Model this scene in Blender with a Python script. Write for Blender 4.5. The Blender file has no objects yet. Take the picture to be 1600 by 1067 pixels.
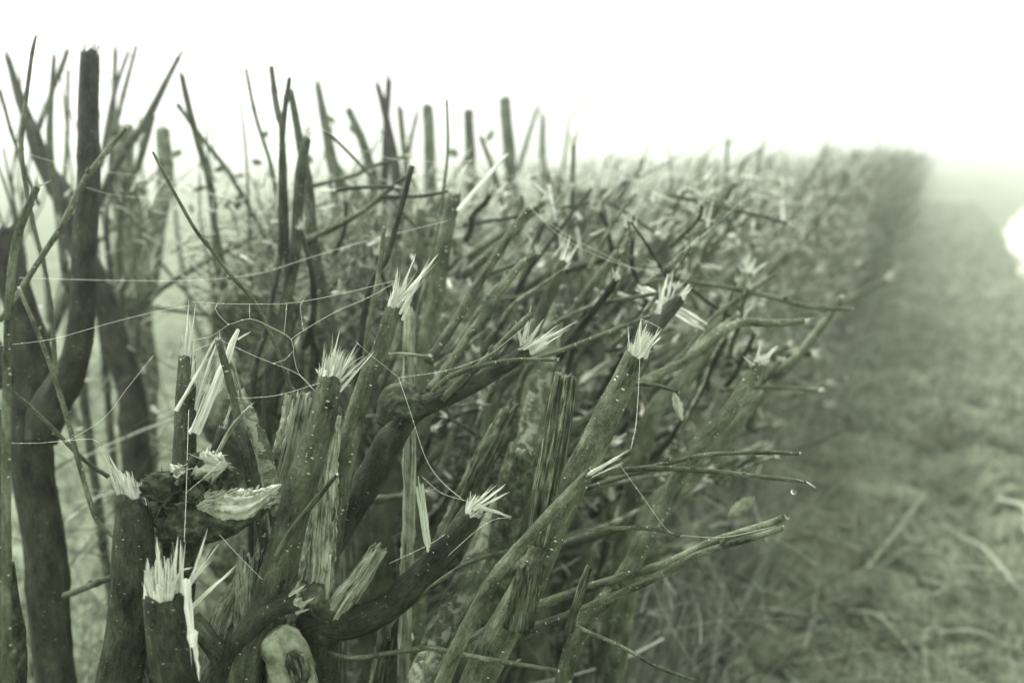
import bpy, math, random
import numpy as np
from mathutils import Vector, Matrix, Euler

# ------------------------------------------------------------------ camera, world, sun, exposure
SC = bpy.context.scene
COL = SC.collection
FPX = 1556.0
YAW, PITCH = math.radians(22.7), math.radians(10.9)
CAMZ = 1.25
cam = bpy.data.cameras.new('camera')
cam.sensor_width = 36.0
cam.lens = 36.0 * FPX / 1600.0
cam.clip_start = 0.02
cam.clip_end = 1000
cam.dof.use_dof = True
cam.dof.focus_distance = 0.90
cam.dof.aperture_fstop = 3.5
camo = bpy.data.objects.new('camera', cam)
COL.objects.link(camo)
camo.location = (0, 0, CAMZ)
camo.rotation_euler = (math.pi / 2 - PITCH, 0, YAW)
SC.camera = camo
RM = np.array(Euler(camo.rotation_euler, 'XYZ').to_matrix())

SUN_EL, SUN_AZ = math.radians(55), math.radians(-75)      # azimuth from +Y, positive to +X
w = bpy.data.worlds.new("World")
SC.world = w
w.use_nodes = True
nt = w.node_tree
nt.nodes.clear()
sky = nt.nodes.new('ShaderNodeTexSky')
sky.sky_type = 'NISHITA'
sky.sun_disc = False
sky.sun_elevation = SUN_EL
sky.sun_rotation = SUN_AZ
sky.air_density = 1.0
sky.dust_density = 6.0
bw = nt.nodes.new('ShaderNodeHueSaturation')               # overcast: the blue taken out of the clear sky
bw.inputs['Saturation'].default_value = 0.0
bw.inputs['Value'].default_value = 1.0
mul = nt.nodes.new('ShaderNodeMix')
mul.data_type = 'RGBA'
mul.blend_type = 'MIX'
mul.inputs[0].default_value = 0.6                         # a cloud deck evens the sky out
mul.inputs[7].default_value = (8.5, 8.6, 8.35, 1)
bg = nt.nodes.new('ShaderNodeBackground')
bg.inputs['Strength'].default_value = 0.09
out = nt.nodes.new('ShaderNodeOutputWorld')
nt.links.new(sky.outputs[0], bw.inputs['Color'])
nt.links.new(bw.outputs[0], mul.inputs[6])
nt.links.new(mul.outputs[2], bg.inputs['Color'])
nt.links.new(bg.outputs[0], out.inputs['Surface'])

sl = bpy.data.lights.new('sun', 'SUN')
sl.energy = 1.5
sl.angle = math.radians(14)
sl.color = (1, 0.98, 0.93)
so = bpy.data.objects.new('sun', sl)
COL.objects.link(so)
sd = Vector((math.sin(SUN_AZ) * math.cos(SUN_EL), math.cos(SUN_AZ) * math.cos(SUN_EL), math.sin(SUN_EL)))
so.rotation_euler = sd.to_track_quat('Z', 'Y').to_euler()

SC.view_settings.view_transform = 'Standard'
SC.view_settings.look = 'None'
SC.view_settings.gamma = 1
SC.view_settings.use_curve_mapping = False
SC.view_settings.exposure = 1.68
SC.cycles.max_bounces = 6
SC.cycles.diffuse_bounces = 2
SC.cycles.glossy_bounces = 2
SC.cycles.transmission_bounces = 4
SC.cycles.volume_bounces = 2
SC.cycles.use_denoising = True
HAZE = 0.021

# ------------------------------------------------------------------ helpers
R = random.Random(7)
NP = np.random.default_rng(11)


def P(px, py, d):
    """a point seen at photograph pixel (px,py), d metres along the view axis"""
    v = np.array([(px - 800) / FPX * d, -(py - 533.5) / FPX * d, -d])
    return RM @ v + np.array([0, 0, CAMZ])


def G(v, a=1.0):
    """olive toned colour of brightness v; the darker, the greener"""
    t = min(1.0, v / 0.6)
    return (v * (0.785 + 0.165 * t), v, v * (0.55 + 0.31 * t), 1)


def ghash(x, y, s=0.0):
    x = np.asarray(x, float) * 0.6 + s * 13.1; y = np.asarray(y, float) * 0.6 - s * 7.7
    xi = np.floor(x); yi = np.floor(y); fx = x - xi; fy = y - yi
    fx = fx * fx * (3 - 2 * fx); fy = fy * fy * (3 - 2 * fy)
    hh = lambda a, b: np.mod(np.sin(a * 127.1 + b * 311.7) * 43758.5453, 1.0) * 2 - 1
    return (hh(xi, yi) * (1 - fx) + hh(xi + 1, yi) * fx) * (1 - fy) + (hh(xi, yi + 1) * (1 - fx) + hh(xi + 1, yi + 1) * fx) * fy


def ground_h(x, y):
    x = np.asarray(x, float); y = np.asarray(y, float)
    amp = np.exp(-np.maximum(0, np.hypot(x, y) - 8) / 6)
    h = 0.018 * (ghash(x * 4.1, y * 3.7, 1.0) + ghash(x * 9.3 + y * 3, y * 8.1 - x * 2, 2.2) * 0.8)
    h = h + 0.014 * ghash(x * 19 + y * 7, y * 17 - x * 6, 4.2)
    # wheel rut running beside the hedge, verge banked up to the hedge foot
    rut = 0.36 - 0.17 * (y - 2.8)
    win = np.exp(-((y - 3.6) / 1.3) ** 4)
    h = h - win * 0.10 * np.exp(-((x - rut) / 0.10) ** 2) + win * 0.06 * np.exp(-((x - rut - 0.17) / 0.09) ** 2)
    h = h + 0.06 * np.exp(-((x + 0.9) / 0.8) ** 2)
    return h * amp


class MB:
    def __init__(s):
        s.v = []; s.q = []; s.t = []; s.a = []; s.n = 0

    def add(s, v, q, t, a):
        if len(q): s.q.append(np.asarray(q, np.int64) + s.n)
        if len(t): s.t.append(np.asarray(t, np.int64) + s.n)
        s.v.append(np.asarray(v, float)); s.a.append(np.asarray(a, float)); s.n += len(v)

    def mesh(s, name, smooth=True, origin=(0, 0, 0)):
        v = np.concatenate(s.v) - np.asarray(origin)
        a = np.concatenate(s.a)
        q = np.concatenate(s.q) if s.q else np.zeros((0, 4), np.int64)
        t = np.concatenate(s.t) if s.t else np.zeros((0, 3), np.int64)
        me = bpy.data.meshes.new(name)
        me.vertices.add(len(v)); me.vertices.foreach_set('co', v.astype(np.float32).ravel())
        loops = np.concatenate([q.ravel(), t.ravel()])
        me.loops.add(len(loops)); me.loops.foreach_set('vertex_index', loops.astype(np.int32))
        me.polygons.add(len(q) + len(t))
        st = np.concatenate([np.arange(len(q)) * 4, len(q) * 4 + np.arange(len(t)) * 3]).astype(np.int32)
        tot = np.concatenate([np.full(len(q), 4), np.full(len(t), 3)]).astype(np.int32)
        me.polygons.foreach_set('loop_start', st); me.polygons.foreach_set('loop_total', tot)
        me.polygons.foreach_set('use_smooth', np.full(len(q) + len(t), smooth))
        at = me.attributes.new('co', 'FLOAT_VECTOR', 'POINT')
        at.data.foreach_set('vector', a.astype(np.float32).ravel())
        me.update(calc_edges=True)
        me.validate()
        return me

    def build(s, name, mat, parent=None, smooth=True, origin=None):
        o3 = np.array(parent.location) if parent is not None and origin is None else (origin if origin is not None else (0, 0, 0))
        if parent is not None and parent.parent is not None and origin is None:
            o3 = np.array(parent.location) + np.array(parent.parent.location)
        me = s.mesh(name, smooth, o3)
        me.materials.append(mat)
        o = bpy.data.objects.new(name, me)
        COL.objects.link(o)
        if parent is not None: o.parent = parent
        elif origin is not None: o.location = origin
        return o


def tag(o, label=None, cat=None, group=None, kind=None):
    if label: o['label'] = label
    if cat: o['category'] = cat
    if group: o['group'] = group
    if kind: o['kind'] = kind
    return o


def empty(name, loc):
    o = bpy.data.objects.new(name, None)
    o.empty_display_size = 0.05
    COL.objects.link(o)
    o.location = [float(c) for c in loc]
    return o


def resample(pts, rad, step):
    pts = np.asarray(pts, float); rad = np.asarray(rad, float)
    if len(pts) < 2: return pts, rad
    p = np.vstack([2 * pts[0] - pts[1], pts, 2 * pts[-1] - pts[-2]])
    r = np.concatenate([[rad[0]], rad, [rad[-1]]])
    O = []; Q = []
    for i in range(1, len(p) - 2):
        L = np.linalg.norm(p[i + 1] - p[i])
        n = max(1, int(round(L / step)))
        t = (np.arange(n) / n)[:, None]
        a, b, c, d = p[i - 1], p[i], p[i + 1], p[i + 2]
        O.append(0.5 * ((2 * b) + (-a + c) * t + (2 * a - 5 * b + 4 * c - d) * t ** 2 + (-a + 3 * b - 3 * c + d) * t ** 3))
        tt = t[:, 0]; tt = tt * tt * (3 - 2 * tt)
        Q.append(r[i] * (1 - tt) + r[i + 1] * tt)
    O.append(p[-2][None]); Q.append([r[-2]])
    return np.vstack(O), np.concatenate(Q)


def frames(c):
    T = np.gradient(c, axis=0)
    T /= np.linalg.norm(T, axis=1)[:, None] + 1e-12
    ref = np.array([0.0, 0, 1]) if abs(T[0][2]) < 0.9 else np.array([1.0, 0, 0])
    N = np.zeros_like(c)
    n = np.cross(T[0], ref); n /= np.linalg.norm(n)
    for i in range(len(c)):
        n = n - T[i] * np.dot(n, T[i]); n /= np.linalg.norm(n) + 1e-12
        N[i] = n
    return T, N, np.cross(T, N)


def tube(mb, pts, rad, sides=10, step=0.01, mode='bark', rough=0.05, nodes=0.0, jag=0.0, seed=None, cap=True, flare=0):
    rs = np.random.default_rng(seed if seed is not None else R.randrange(1 << 30))
    c, r = resample(pts, rad, step)
    n = len(c)
    if n < 2: return
    # gentle crookedness
    T, N, B = frames(c)
    s = np.concatenate([[0], np.cumsum(np.linalg.norm(np.diff(c, axis=0), axis=1))])
    wob = rough * 1.2
    ph = rs.uniform(0, 6.28, 4)
    fr = rs.uniform(15, 40, 2)
    c = c + N * (np.sin(s * fr[0] + ph[0]) * r * wob)[:, None] + B * (np.sin(s * fr[1] + ph[1]) * r * wob)[:, None]
    th = np.arange(sides) / sides * 2 * np.pi
    D = np.zeros((n, sides))
    if mode == 'groove':
        for k in range(14):
            m = rs.integers(2, max(3, sides // 2)); a = rs.uniform(0.3, 1) / (m ** 0.5)
            D += a * np.cos(m * th[None] + rs.uniform(-9, 9) * s[:, None] + 1.6 * np.sin(s[:, None] * rs.uniform(10, 60)) + rs.uniform(0, 6.28))
        D = -np.abs(D) * rough * 1.7 + rough * 0.6
        D += rough * 0.35 * rs.standard_normal((n, sides))
    else:
        for k in range(9):
            m = rs.integers(1, 6); q = rs.uniform(0.2, 2.2) / (np.mean(r) + 1e-6)
            D += rs.uniform(0.2, 1) * np.cos(m * th[None] + q * s[:, None] * 0.5 + rs.uniform(0, 6.28)) / 3
        D = D * rough * 0.55
        if sides >= 14: D += rough * 0.10 * rs.standard_normal((n, sides))
    rr = r.copy()
    if nodes > 0:
        k = rs.uniform(0, nodes)
        while k < s[-1]:
            rr = rr * (1 + (rs.uniform(0.10, 0.30) if np.mean(r) < 0.006 else rs.uniform(0.02, 0.08)) * np.exp(-((s - k) / (0.5 * np.mean(r) + 0.001)) ** 2))
            k += nodes * rs.uniform(0.6, 1.4)
    V = c[:, None] + ((rr[:, None] * (1 + D)))[:, :, None] * (np.cos(th)[None, :, None] * N[:, None] + np.sin(th)[None, :, None] * B[:, None])
    if jag > 0:
        V[-1] += T[-1] * (rs.uniform(-0.4, 1.0, sides) * jag * r[-1])[:, None]
    A = np.stack([rr[:, None] * np.cos(th)[None], rr[:, None] * np.sin(th)[None], np.repeat(s[:, None], sides, 1)], -1)
    off = rs.uniform(0, 3, 3)
    A = A + off
    i = np.arange(n - 1)[:, None] * sides; j = np.arange(sides)[None]; j2 = (j + 1) % sides
    q = np.stack([i + j, i + j2, i + sides + j2, i + sides + j], -1).reshape(-1, 4)
    V = V.reshape(-1, 3); A = A.reshape(-1, 3)
    t = []
    if cap:
        base = len(V)
        V = np.vstack([V, c[0], c[-1] - T[-1] * r[-1] * 0.1]); A = np.vstack([A, A[0], A[-1]])
        jj = np.arange(sides); k2 = (jj + 1) % sides
        t = np.vstack([np.stack([np.full(sides, base), k2, jj], 1),
                       np.stack([np.full(sides, base + 1), (n - 1) * sides + jj, (n - 1) * sides + k2], 1)])
    mb.add(V, q, t, A)
    return c, T, r


def blade(mb, p0, p1, w0, w1=0.0, thick=0.4, bend=0.0, seg=4, rs=None, side=None, ex=1.15):
    """one torn sliver of wood: flattened, four-cornered, tapering to a ragged point"""
    rs = rs or R
    p0 = np.asarray(p0, float); p1 = np.asarray(p1, float)
    d = p1 - p0; L = np.linalg.norm(d)
    if L < 1e-6: return
    d = d / L
    if side is None:
        side = np.array([rs.uniform(-1, 1), rs.uniform(-1, 1), rs.uniform(-1, 1)])
    a = side - d * np.dot(side, d); a /= np.linalg.norm(a) + 1e-9
    b = np.cross(d, a)
    V = []; A = []
    ox = rs.uniform(0, 2)
    for i in range(seg + 1):
        t = i / seg
        ww = w0 + (w1 - w0) * t ** ex
        ww *= (1 + rs.uniform(-0.22, 0.22)) if 0 < i < seg else 1
        if i == seg: ww = max(w1 * 0.5, w0 * 0.05)
        c = p0 + d * L * t + b * bend * L * t * t + a * rs.uniform(-0.08, 0.08) * w0
        for (u, v_) in ((-1, 0), (0, -thick), (1, 0), (0, thick)):
            V.append(c + a * u * ww * 0.5 + b * v_ * ww * 0.5)
            A.append((u * w0 * 0.5 + ox, v_ * w0 * 0.5 + ox, t * L + ox))
    q = []
    for i in range(seg):
        for k in range(4):
            q.append((i * 4 + k, i * 4 + (k + 1) % 4, i * 4 + 4 + (k + 1) % 4, i * 4 + 4 + k))
    q.append((3, 2, 1, 0)); e = seg * 4; q.append((e, e + 1, e + 2, e + 3))
    mb.add(V, q, [], A)


def splinters(mb, base, d, rad, L, n=40, spread=0.25, bias=(0, 0, 0), rs=None, wf=0.2, power=1.6):
    rs = rs or R
    base = np.asarray(base, float); d = np.asarray(d, float); d = d / np.linalg.norm(d)
    ref = np.array([0.3, 0.2, 0.9]); a = np.cross(d, ref); a /= np.linalg.norm(a); b = np.cross(d, a)
    lobes = [(rs.uniform(0, 6.28), rs.uniform(0.35, 1.0)) for _ in range(2)]
    for i in range(n):
        ph = rs.uniform(0, 6.28); rho = rad * 0.86 * math.sqrt(rs.random())
        rv = a * math.cos(ph) + b * math.sin(ph)
        lobe = max(0.28, max(s_ * math.cos((ph - q) * 0.7) for q, s_ in lobes))
        l = L * (0.42 + 0.58 * rs.random() ** power) * lobe
        p0 = base + rv * rho * 0.82 - d * rad * 0.3
        dd = d + rv * spread * (rho / rad) * rs.uniform(0.1, 1.2) + np.asarray(bias) * (l / L) + np.array([rs.gauss(0, 0.07) for _ in range(3)])
        dd /= np.linalg.norm(dd)
        side = np.cross(dd, rv) + rv * rs.uniform(-0.5, 0.5)
        wide = n > 100 and rs.random() < 0.10
        if wide:
            blade(mb, p0, p0 + (dd + rv * 0.35 * rs.random()) * l * rs.uniform(0.6, 1.25), rad * rs.uniform(0.28, 0.5), rad * rs.uniform(0.03, 0.3), 0.3, rs.uniform(-0.3, 0.3), 7, rs, side)
            continue
        blade(mb, p0, p0 + dd * (l + rad * 0.3), rad * wf * rs.uniform(0.8, 2.6), rad * wf * rs.choice((0.05, 0.1, 0.3, 0.9)), rs.uniform(0.3, 0.7),
              rs.uniform(-0.12, 0.12), 4, rs, side)


# ------------------------------------------------------------------ materials
def newmat(name):
    m = bpy.data.materials.new(name); m.use_nodes = True
    t = m.node_tree; t.nodes.clear()
    o = t.nodes.new('ShaderNodeOutputMaterial'); b = t.nodes.new('ShaderNodeBsdfPrincipled')
    b.inputs['Specular IOR Level'].default_value = 0.10
    t.links.new(b.outputs[0], o.inputs['Surface'])
    return m, t, b


def node(t, typ, **kw):
    n = t.nodes.new(typ)
    for k, v in kw.items(): setattr(n, k, v)
    return n


def ramp(t, src, stops, interp='LINEAR'):
    r = t.nodes.new('ShaderNodeValToRGB')
    r.color_ramp.interpolation = interp
    el = r.color_ramp.elements
    while len(el) > 1: el.remove(el[-1])
    el[0].position = stops[0][0]; el[0].color = stops[0][1]
    for p, c in stops[1:]:
        e = el.new(p); e.color = c
    t.links.new(src, r.inputs[0])
    return r.outputs[0]


def coords(t, scale, attr='co'):
    if attr: a = node(t, 'ShaderNodeAttribute', attribute_name=attr); src = a.outputs['Vector']
    else: a = node(t, 'ShaderNodeTexCoord'); src = a.outputs['Object']
    m = node(t, 'ShaderNodeMapping'); m.inputs['Scale'].default_value = scale
    t.links.new(src, m.inputs[0])
    return m.outputs[0]


def noise(t, vec, scale=1, detail=4, rough=0.6, dist=0.0):
    n = node(t, 'ShaderNodeTexNoise'); n.inputs['Scale'].default_value = scale
    n.inputs['Detail'].default_value = detail; n.inputs['Roughness'].default_value = rough
    n.inputs['Distortion'].default_value = dist
    t.links.new(vec, n.inputs['Vector'])
    return n.outputs[0]


def mix(t, fac, a, b, mode='MIX'):
    n = node(t, 'ShaderNodeMix', data_type='RGBA', blend_type=mode)
    if isinstance(fac, (int, float)): n.inputs[0].default_value = fac
    else: t.links.new(fac, n.inputs[0])
    for i, x in ((6, a), (7, b)):
        if isinstance(x, tuple): n.inputs[i].default_value = x
        else: t.links.new(x, n.inputs[i])
    return n.outputs[2]


def math_(t, op, a, b=None, c=None):
    n = node(t, 'ShaderNodeMath', operation=op)
    for i, x in enumerate((a, b, c)):
        if x is None: continue
        if isinstance(x, (int, float)): n.inputs[i].default_value = x
        else: t.links.new(x, n.inputs[i])
    return n.outputs[0]


def bump(t, b, h, dist, strength=1.0):
    n = node(t, 'ShaderNodeBump'); n.inputs['Distance'].default_value = dist; n.inputs['Strength'].default_value = strength
    t.links.new(h, n.inputs['Height']); t.links.new(n.outputs[0], b.inputs['Normal'])


def objvar(t, lo, hi):
    oi = node(t, 'ShaderNodeObjectInfo')
    m = node(t, 'ShaderNodeMapRange'); m.inputs[3].default_value = lo; m.inputs[4].default_value = hi
    t.links.new(oi.outputs['Random'], m.inputs[0])
    c = node(t, 'ShaderNodeCombineColor')
    for i in range(3): t.links.new(m.outputs[0], c.inputs[i])
    return c.outputs[0]


def bark_mat(name, dark, light, spot, spots=0.235, cell=150, lichen=0.0, rough=0.5):
    m, t, b = newmat(name)
    n1 = noise(t, coords(t, (420, 420, 120)), 1, 6, 0.7)
    n2 = noise(t, coords(t, (60, 60, 30)), 1, 3, 0.5)
    n3 = noise(t, coords(t, (300, 300, 700)), 1, 3, 0.6)
    s = math_(t, 'MULTIPLY_ADD', n2, 0.5, math_(t, 'MULTIPLY_ADD', n3, 0.2, math_(t, 'MULTIPLY', n1, 0.45)))
    col = ramp(t, s, [(0.45, G(dark * 0.5)), (0.54, G(dark * 0.6 + light * 0.27)), (0.62, G(light * 0.62)), (0.70, G(light * 1.1))])
    if spots > 0:
        jit = node(t, 'ShaderNodeVectorMath', operation='MULTIPLY_ADD')
        nn = node(t, 'ShaderNodeTexNoise'); nn.inputs['Scale'].default_value = 1.0
        t.links.new(coords(t, (500, 500, 500)), nn.inputs['Vector'])
        t.links.new(nn.outputs['Color'], jit.inputs[0]); jit.inputs[1].default_value = (0.18,) * 3
        t.links.new(coords(t, (cell * 0.8, cell * 0.8, cell * 1.6)), jit.inputs[2])
        v = node(t, 'ShaderNodeTexVoronoi'); v.inputs['Scale'].default_value = 1.0
        t.links.new(jit.outputs[0], v.inputs['Vector'])
        thr = math_(t, 'MULTIPLY', math_(t, 'SUBTRACT', node_sep(t, v.outputs['Color']), 0.30), spots * 2.6)
        mask = math_(t, 'LESS_THAN', v.outputs['Distance'], thr)
        col = mix(t, mask, col, G(spot))
    if lichen > 0:
        l = ramp(t, noise(t, coords(t, (75, 75, 60)), 1, 5, 0.7, 0.6), [(0.55 - lichen * 0.2, (0, 0, 0, 1)), (0.62 - lichen * 0.1, (1, 1, 1, 1))])
        col = mix(t, l, col, G(0.32))
    col = mix(t, 1.0, col, objvar(t, 0.75, 1.25), 'MULTIPLY')
    t.links.new(col, b.inputs['Base Color'])
    b.inputs['Roughness'].default_value = rough
    hgt = math_(t, 'ADD', s, math_(t, 'MULTIPLY', mask, 0.25)) if spots > 0 else s
    bump(t, b, hgt, 0.006, 1.0)
    return m


def node_sep(t, colour):
    s = node(t, 'ShaderNodeSeparateColor'); t.links.new(colour, s.inputs[0])
    return s.outputs[0]


def streak_mat(name, stops, sc=(420, 420, 22), rough=0.75, bumpd=0.0015, var=(0.85, 1.15), blotch=0.25):
    m, t, b = newmat(name)
    n1 = noise(t, coords(t, sc), 1, 6, 0.7, 0.4)
    n2 = noise(t, coords(t, (90, 90, 70)), 1, 4, 0.6)
    s = math_(t, 'MULTIPLY_ADD', n2, blotch, math_(t, 'MULTIPLY', n1, 1 - blotch))
    col = ramp(t, s, [(p, G(v)) for p, v in stops])
    col = mix(t, 1.0, col, objvar(t, *var), 'MULTIPLY')
    t.links.new(col, b.inputs['Base Color'])
    b.inputs['Roughness'].default_value = rough
    bump(t, b, s, bumpd, 1.0)
    return m


M = {}
M['bark'] = bark_mat('smooth_bark', 0.034, 0.165, 0.5, 0.12)
M['bark_dark'] = bark_mat('wet_dark_bark', 0.011, 0.080, 0.28, 0.09, 150, rough=0.5)
M['bark_pale'] = bark_mat('lichened_bark', 0.06, 0.21, 0.38, 0.2, 150, lichen=0.35, rough=0.7)
M['twig'] = bark_mat('twig_bark', 0.04, 0.19, 0.4, 0.13, 190)
M['far_bark'] = bark_mat('plain_bark', 0.05, 0.20, 0.3, 0.0)
M['dead'] = streak_mat('weathered_wood', [(0.37, 0.015), (0.44, 0.13), (0.53, 0.30), (0.66, 0.50)])
M['dead_dark'] = streak_mat('rotten_wood', [(0.38, 0.006), (0.47, 0.04), (0.56, 0.12), (0.68, 0.28)])
M['fresh'] = streak_mat('torn_wood', [(0.28, 0.12), (0.44, 0.46), (0.60, 0.74)], sc=(500, 500, 18), rough=0.7, bumpd=0.0006, var=(0.9, 1.05), blotch=0.2)
M['dead_mid'] = streak_mat('charred_looking_wood', [(0.38, 0.005), (0.47, 0.035), (0.55, 0.12), (0.64, 0.34)])
M['torn_old'] = streak_mat('old_torn_wood', [(0.30, 0.13), (0.45, 0.30), (0.62, 0.50)], sc=(400, 400, 20), rough=0.75, bumpd=0.001, blotch=0.3)
M['peeled'] = streak_mat('peeled_wood', [(0.36, 0.05), (0.46, 0.12), (0.56, 0.20), (0.68, 0.30)], sc=(140, 140, 60), bumpd=0.002, blotch=0.6)
M['burl'] = streak_mat('gnarled_bark', [(0.34, 0.010), (0.48, 0.045), (0.58, 0.11), (0.70, 0.28)], sc=(160, 160, 150), bumpd=0.005, blotch=0.5)


def simple(name, stops, sc, attr=None, rough=0.7, detail=4, bumpd=0.0, translucent=0):
    m, t, b = newmat(name)
    n = noise(t, coords(t, sc, attr), 1, detail, 0.6)
    col = ramp(t, n, [(p, G(v)) for p, v in stops])
    t.links.new(col, b.inputs['Base Color']); b.inputs['Roughness'].default_value = rough
    if bumpd: bump(t, b, n, bumpd)
    return m


def grass_mat(name, lo, hi, rough=0.6):
    m, t, b = newmat(name)
    a = node(t, 'ShaderNodeAttribute', attribute_name='co')
    s = node(t, 'ShaderNodeSeparateXYZ'); t.links.new(a.outputs['Vector'], s.inputs[0])
    col = ramp(t, s.outputs[2], [(0, G(lo)), (0.6, G((lo + hi) * 0.45)), (1, G(hi))])
    t.links.new(col, b.inputs['Base Color']); b.inputs['Roughness'].default_value = rough
    return m


M['grass'] = grass_mat('grass_blade', 0.06, 0.42)
M['stalk'] = grass_mat('dry_stalk', 0.008, 0.50)
M['leaf'] = simple('dead_leaf', [(0.35, 0.08), (0.6, 0.20)], (90, 90, 90), 'co', 0.6, bumpd=0.001)
M['moss'] = simple('moss', [(0.35, 0.04), (0.6, 0.13)], (300, 300, 300), None, 0.9, bumpd=0.002)
m, t, b = newmat('spider_silk'); b.inputs['Base Color'].default_value = (0.74, 0.80, 0.64, 1); b.inputs['Roughness'].default_value = 0.5
b.inputs['Specular IOR Level'].default_value = 0.5
M['silk'] = m
m, t, b = newmat('water_drop'); b.inputs['Base Color'].default_value = (1, 1, 1, 1); b.inputs['Roughness'].default_value = 0.0
b.inputs['IOR'].default_value = 1.33; b.inputs['Transmission Weight'].default_value = 1.0
b.inputs['Specular IOR Level'].default_value = 0.5
M['water'] = m
# ground
m, t, b = newmat('turf')
c0 = coords(t, (1, 1, 1), None)
n1 = noise(t, c0, 0.8, 6, 0.65); n2 = noise(t, c0, 28, 5, 0.7)
s = math_(t, 'MULTIPLY_ADD', n1, 0.45, math_(t, 'MULTIPLY', n2, 0.55))
col = ramp(t, s, [(0.36, G(0.07)), (0.50, G(0.18)), (0.66, G(0.32))])
soil = ramp(t, noise(t, c0, 6.5, 4, 0.6), [(0.40, (1, 1, 1, 1)), (0.47, (0, 0, 0, 1))])
col = mix(t, soil, col, G(0.045))
t.links.new(col, b.inputs['Base Color']); b.inputs['Roughness'].default_value = 0.85
bump(t, b, s, 0.05, 0.8)
M['turf'] = m
M['gravel'] = simple('pale_wet_gravel', [(0.3, 0.42), (0.7, 0.68)], (14, 14, 14), None, 0.35, 6, 0.004)
M['pool'] = M['gravel']

# ------------------------------------------------------------------ setting: ground, path, haze


def axis(fine0, fine1, step, lo, hi, g=1.18):
    a = list(np.arange(fine0, fine1, step))
    s = step; x = a[-1]
    while x < hi: s *= g; x += s; a.append(x)
    s = step; x = a[0]
    while x > lo: s *= g; x -= s; a.insert(0, x)
    return np.array(a)


gx = axis(-2.2, 3.0, 0.045, -170, 170); gy = axis(0.2, 7.0, 0.045, -50, 180)
X, Y = np.meshgrid(gx, gy)
Z = ground_h(X, Y)
nx, ny = len(gx), len(gy)
V = np.stack([X, Y, Z], -1).reshape(-1, 3)
i = np.arange(ny - 1)[:, None] * nx; j = np.arange(nx - 1)[None]
q = np.stack([i + j, i + j + 1, i + nx + j + 1, i + nx + j], -1).reshape(-1, 4)
mb = MB(); mb.add(V, q, [], V)
tag(mb.build('ground', M['turf']), 'dull winter turf running past the hedge', kind='structure')

# pale wet track bending in from the right
mb = MB()
left = lambda yy: 0.70 + 0.0066 * max(0, yy - 12) ** 2 + 0.03 * math.sin(yy * 2.1)
vv = []; nseg = 8; q = []
ys = [-3 + 0.5 * k for k in range(90)]
for yy in ys:
    for k in range(nseg + 1):
        xx = left(yy) + 2.7 * k / nseg
        vv.append((xx, yy, float(ground_h(xx, yy)) * 0.3 + (-0.05 if k in (0, nseg) else 0.03)))
for a_ in range(len(ys) - 1):
    for k in range(nseg):
        o_ = a_ * (nseg + 1) + k
        q.append((o_, o_ + 1, o_ + nseg + 2, o_ + nseg + 1))
mb.add(vv, q, [], vv)
tag(mb.build('path', M['gravel']), 'pale wet gravel track beyond the verge', kind='structure')

# haze
bpy_mesh = bpy.data.meshes.new('haze')
x0, x1, y0, y1, z0, z1 = -205, 205, -65, 215, -1.5, 2.4
hv = [(x, y, z) for z in (z0, z1) for y in (y0, y1) for x in (x0, x1)]
hf = [(0, 2, 3, 1), (4, 5, 7, 6), (0, 1, 5, 4), (2, 6, 7, 3), (0, 4, 6, 2), (1, 3, 7, 5)]
bpy_mesh.from_pydata(hv, [], hf)
hm = bpy.data.materials.new('haze'); hm.use_nodes = True
ht = hm.node_tree; ht.nodes.clear()
ho = ht.nodes.new('ShaderNodeOutputMaterial'); pv = ht.nodes.new('ShaderNodeVolumePrincipled')
pv.inputs['Color'].default_value = (0.94, 0.98, 0.91, 1); pv.inputs['Density'].default_value = HAZE
pv.inputs['Anisotropy'].default_value = 0.8
ht.links.new(pv.outputs[0], ho.inputs['Volume'])
bpy_mesh.materials.append(hm)
hz = bpy.data.objects.new('haze', bpy_mesh); COL.objects.link(hz)
tag(hz, 'white morning fog over the field', 'fog', kind='stuff')

# ------------------------------------------------------------------ the traced foreground stems
DEFCAT = {'hedge_plant': 'shrub', 'hedge_twig': 'twig', 'dead_stump': 'stump', 'hedge_tree': 'tree', 'wood_strip': 'wood strip'}


def to3(pts, d0, d1):
    n = len(pts); L = [0]
    for a, b_ in zip(pts[:-1], pts[1:]): L.append(L[-1] + math.hypot(b_[0] - a[0], b_[1] - a[1]))
    o = []; r = []
    for (p, l) in zip(pts, L):
        d = p[3] if len(p) > 3 else d0 + (d1 - d0) * l / L[-1]
        o.append(P(p[0], p[1], d)); r.append(p[2] * 0.5 / FPX * d)
    return np.array(o), np.array(r)


def down(o, r, lean=0.25):
    """carry a stem on from its lowest seen point to the ground"""
    p = o[0]; d = p - o[1]; d = d / np.linalg.norm(d)
    h = p[2]
    tx = p[0] + np.clip(d[0], -0.5, 0.5) * 0.25 * h + (-0.75 - p[0]) * lean * 0.3
    ty = p[1] + np.clip(d[1], -0.5, 0.5) * 0.25 * h
    g = float(ground_h(tx, ty))
    k = min(0.12, h * 0.2)
    a = p + d * k
    a[2] = min(a[2], p[2] - 0.01) if d[2] < 0.3 else a[2]
    m_ = np.array([tx * 0.7 + a[0] * 0.3, ty * 0.7 + a[1] * 0.3, max(g, a[2] * 0.45)])
    e = np.array([tx, ty, g - 0.03])
    return np.vstack([e, m_, a, o]), np.concatenate([[r[0] * 1.35, r[0] * 1.2, r[0] * 1.04], r])


SPOT = []   # (centreline, radius) for buds, drops


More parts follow.
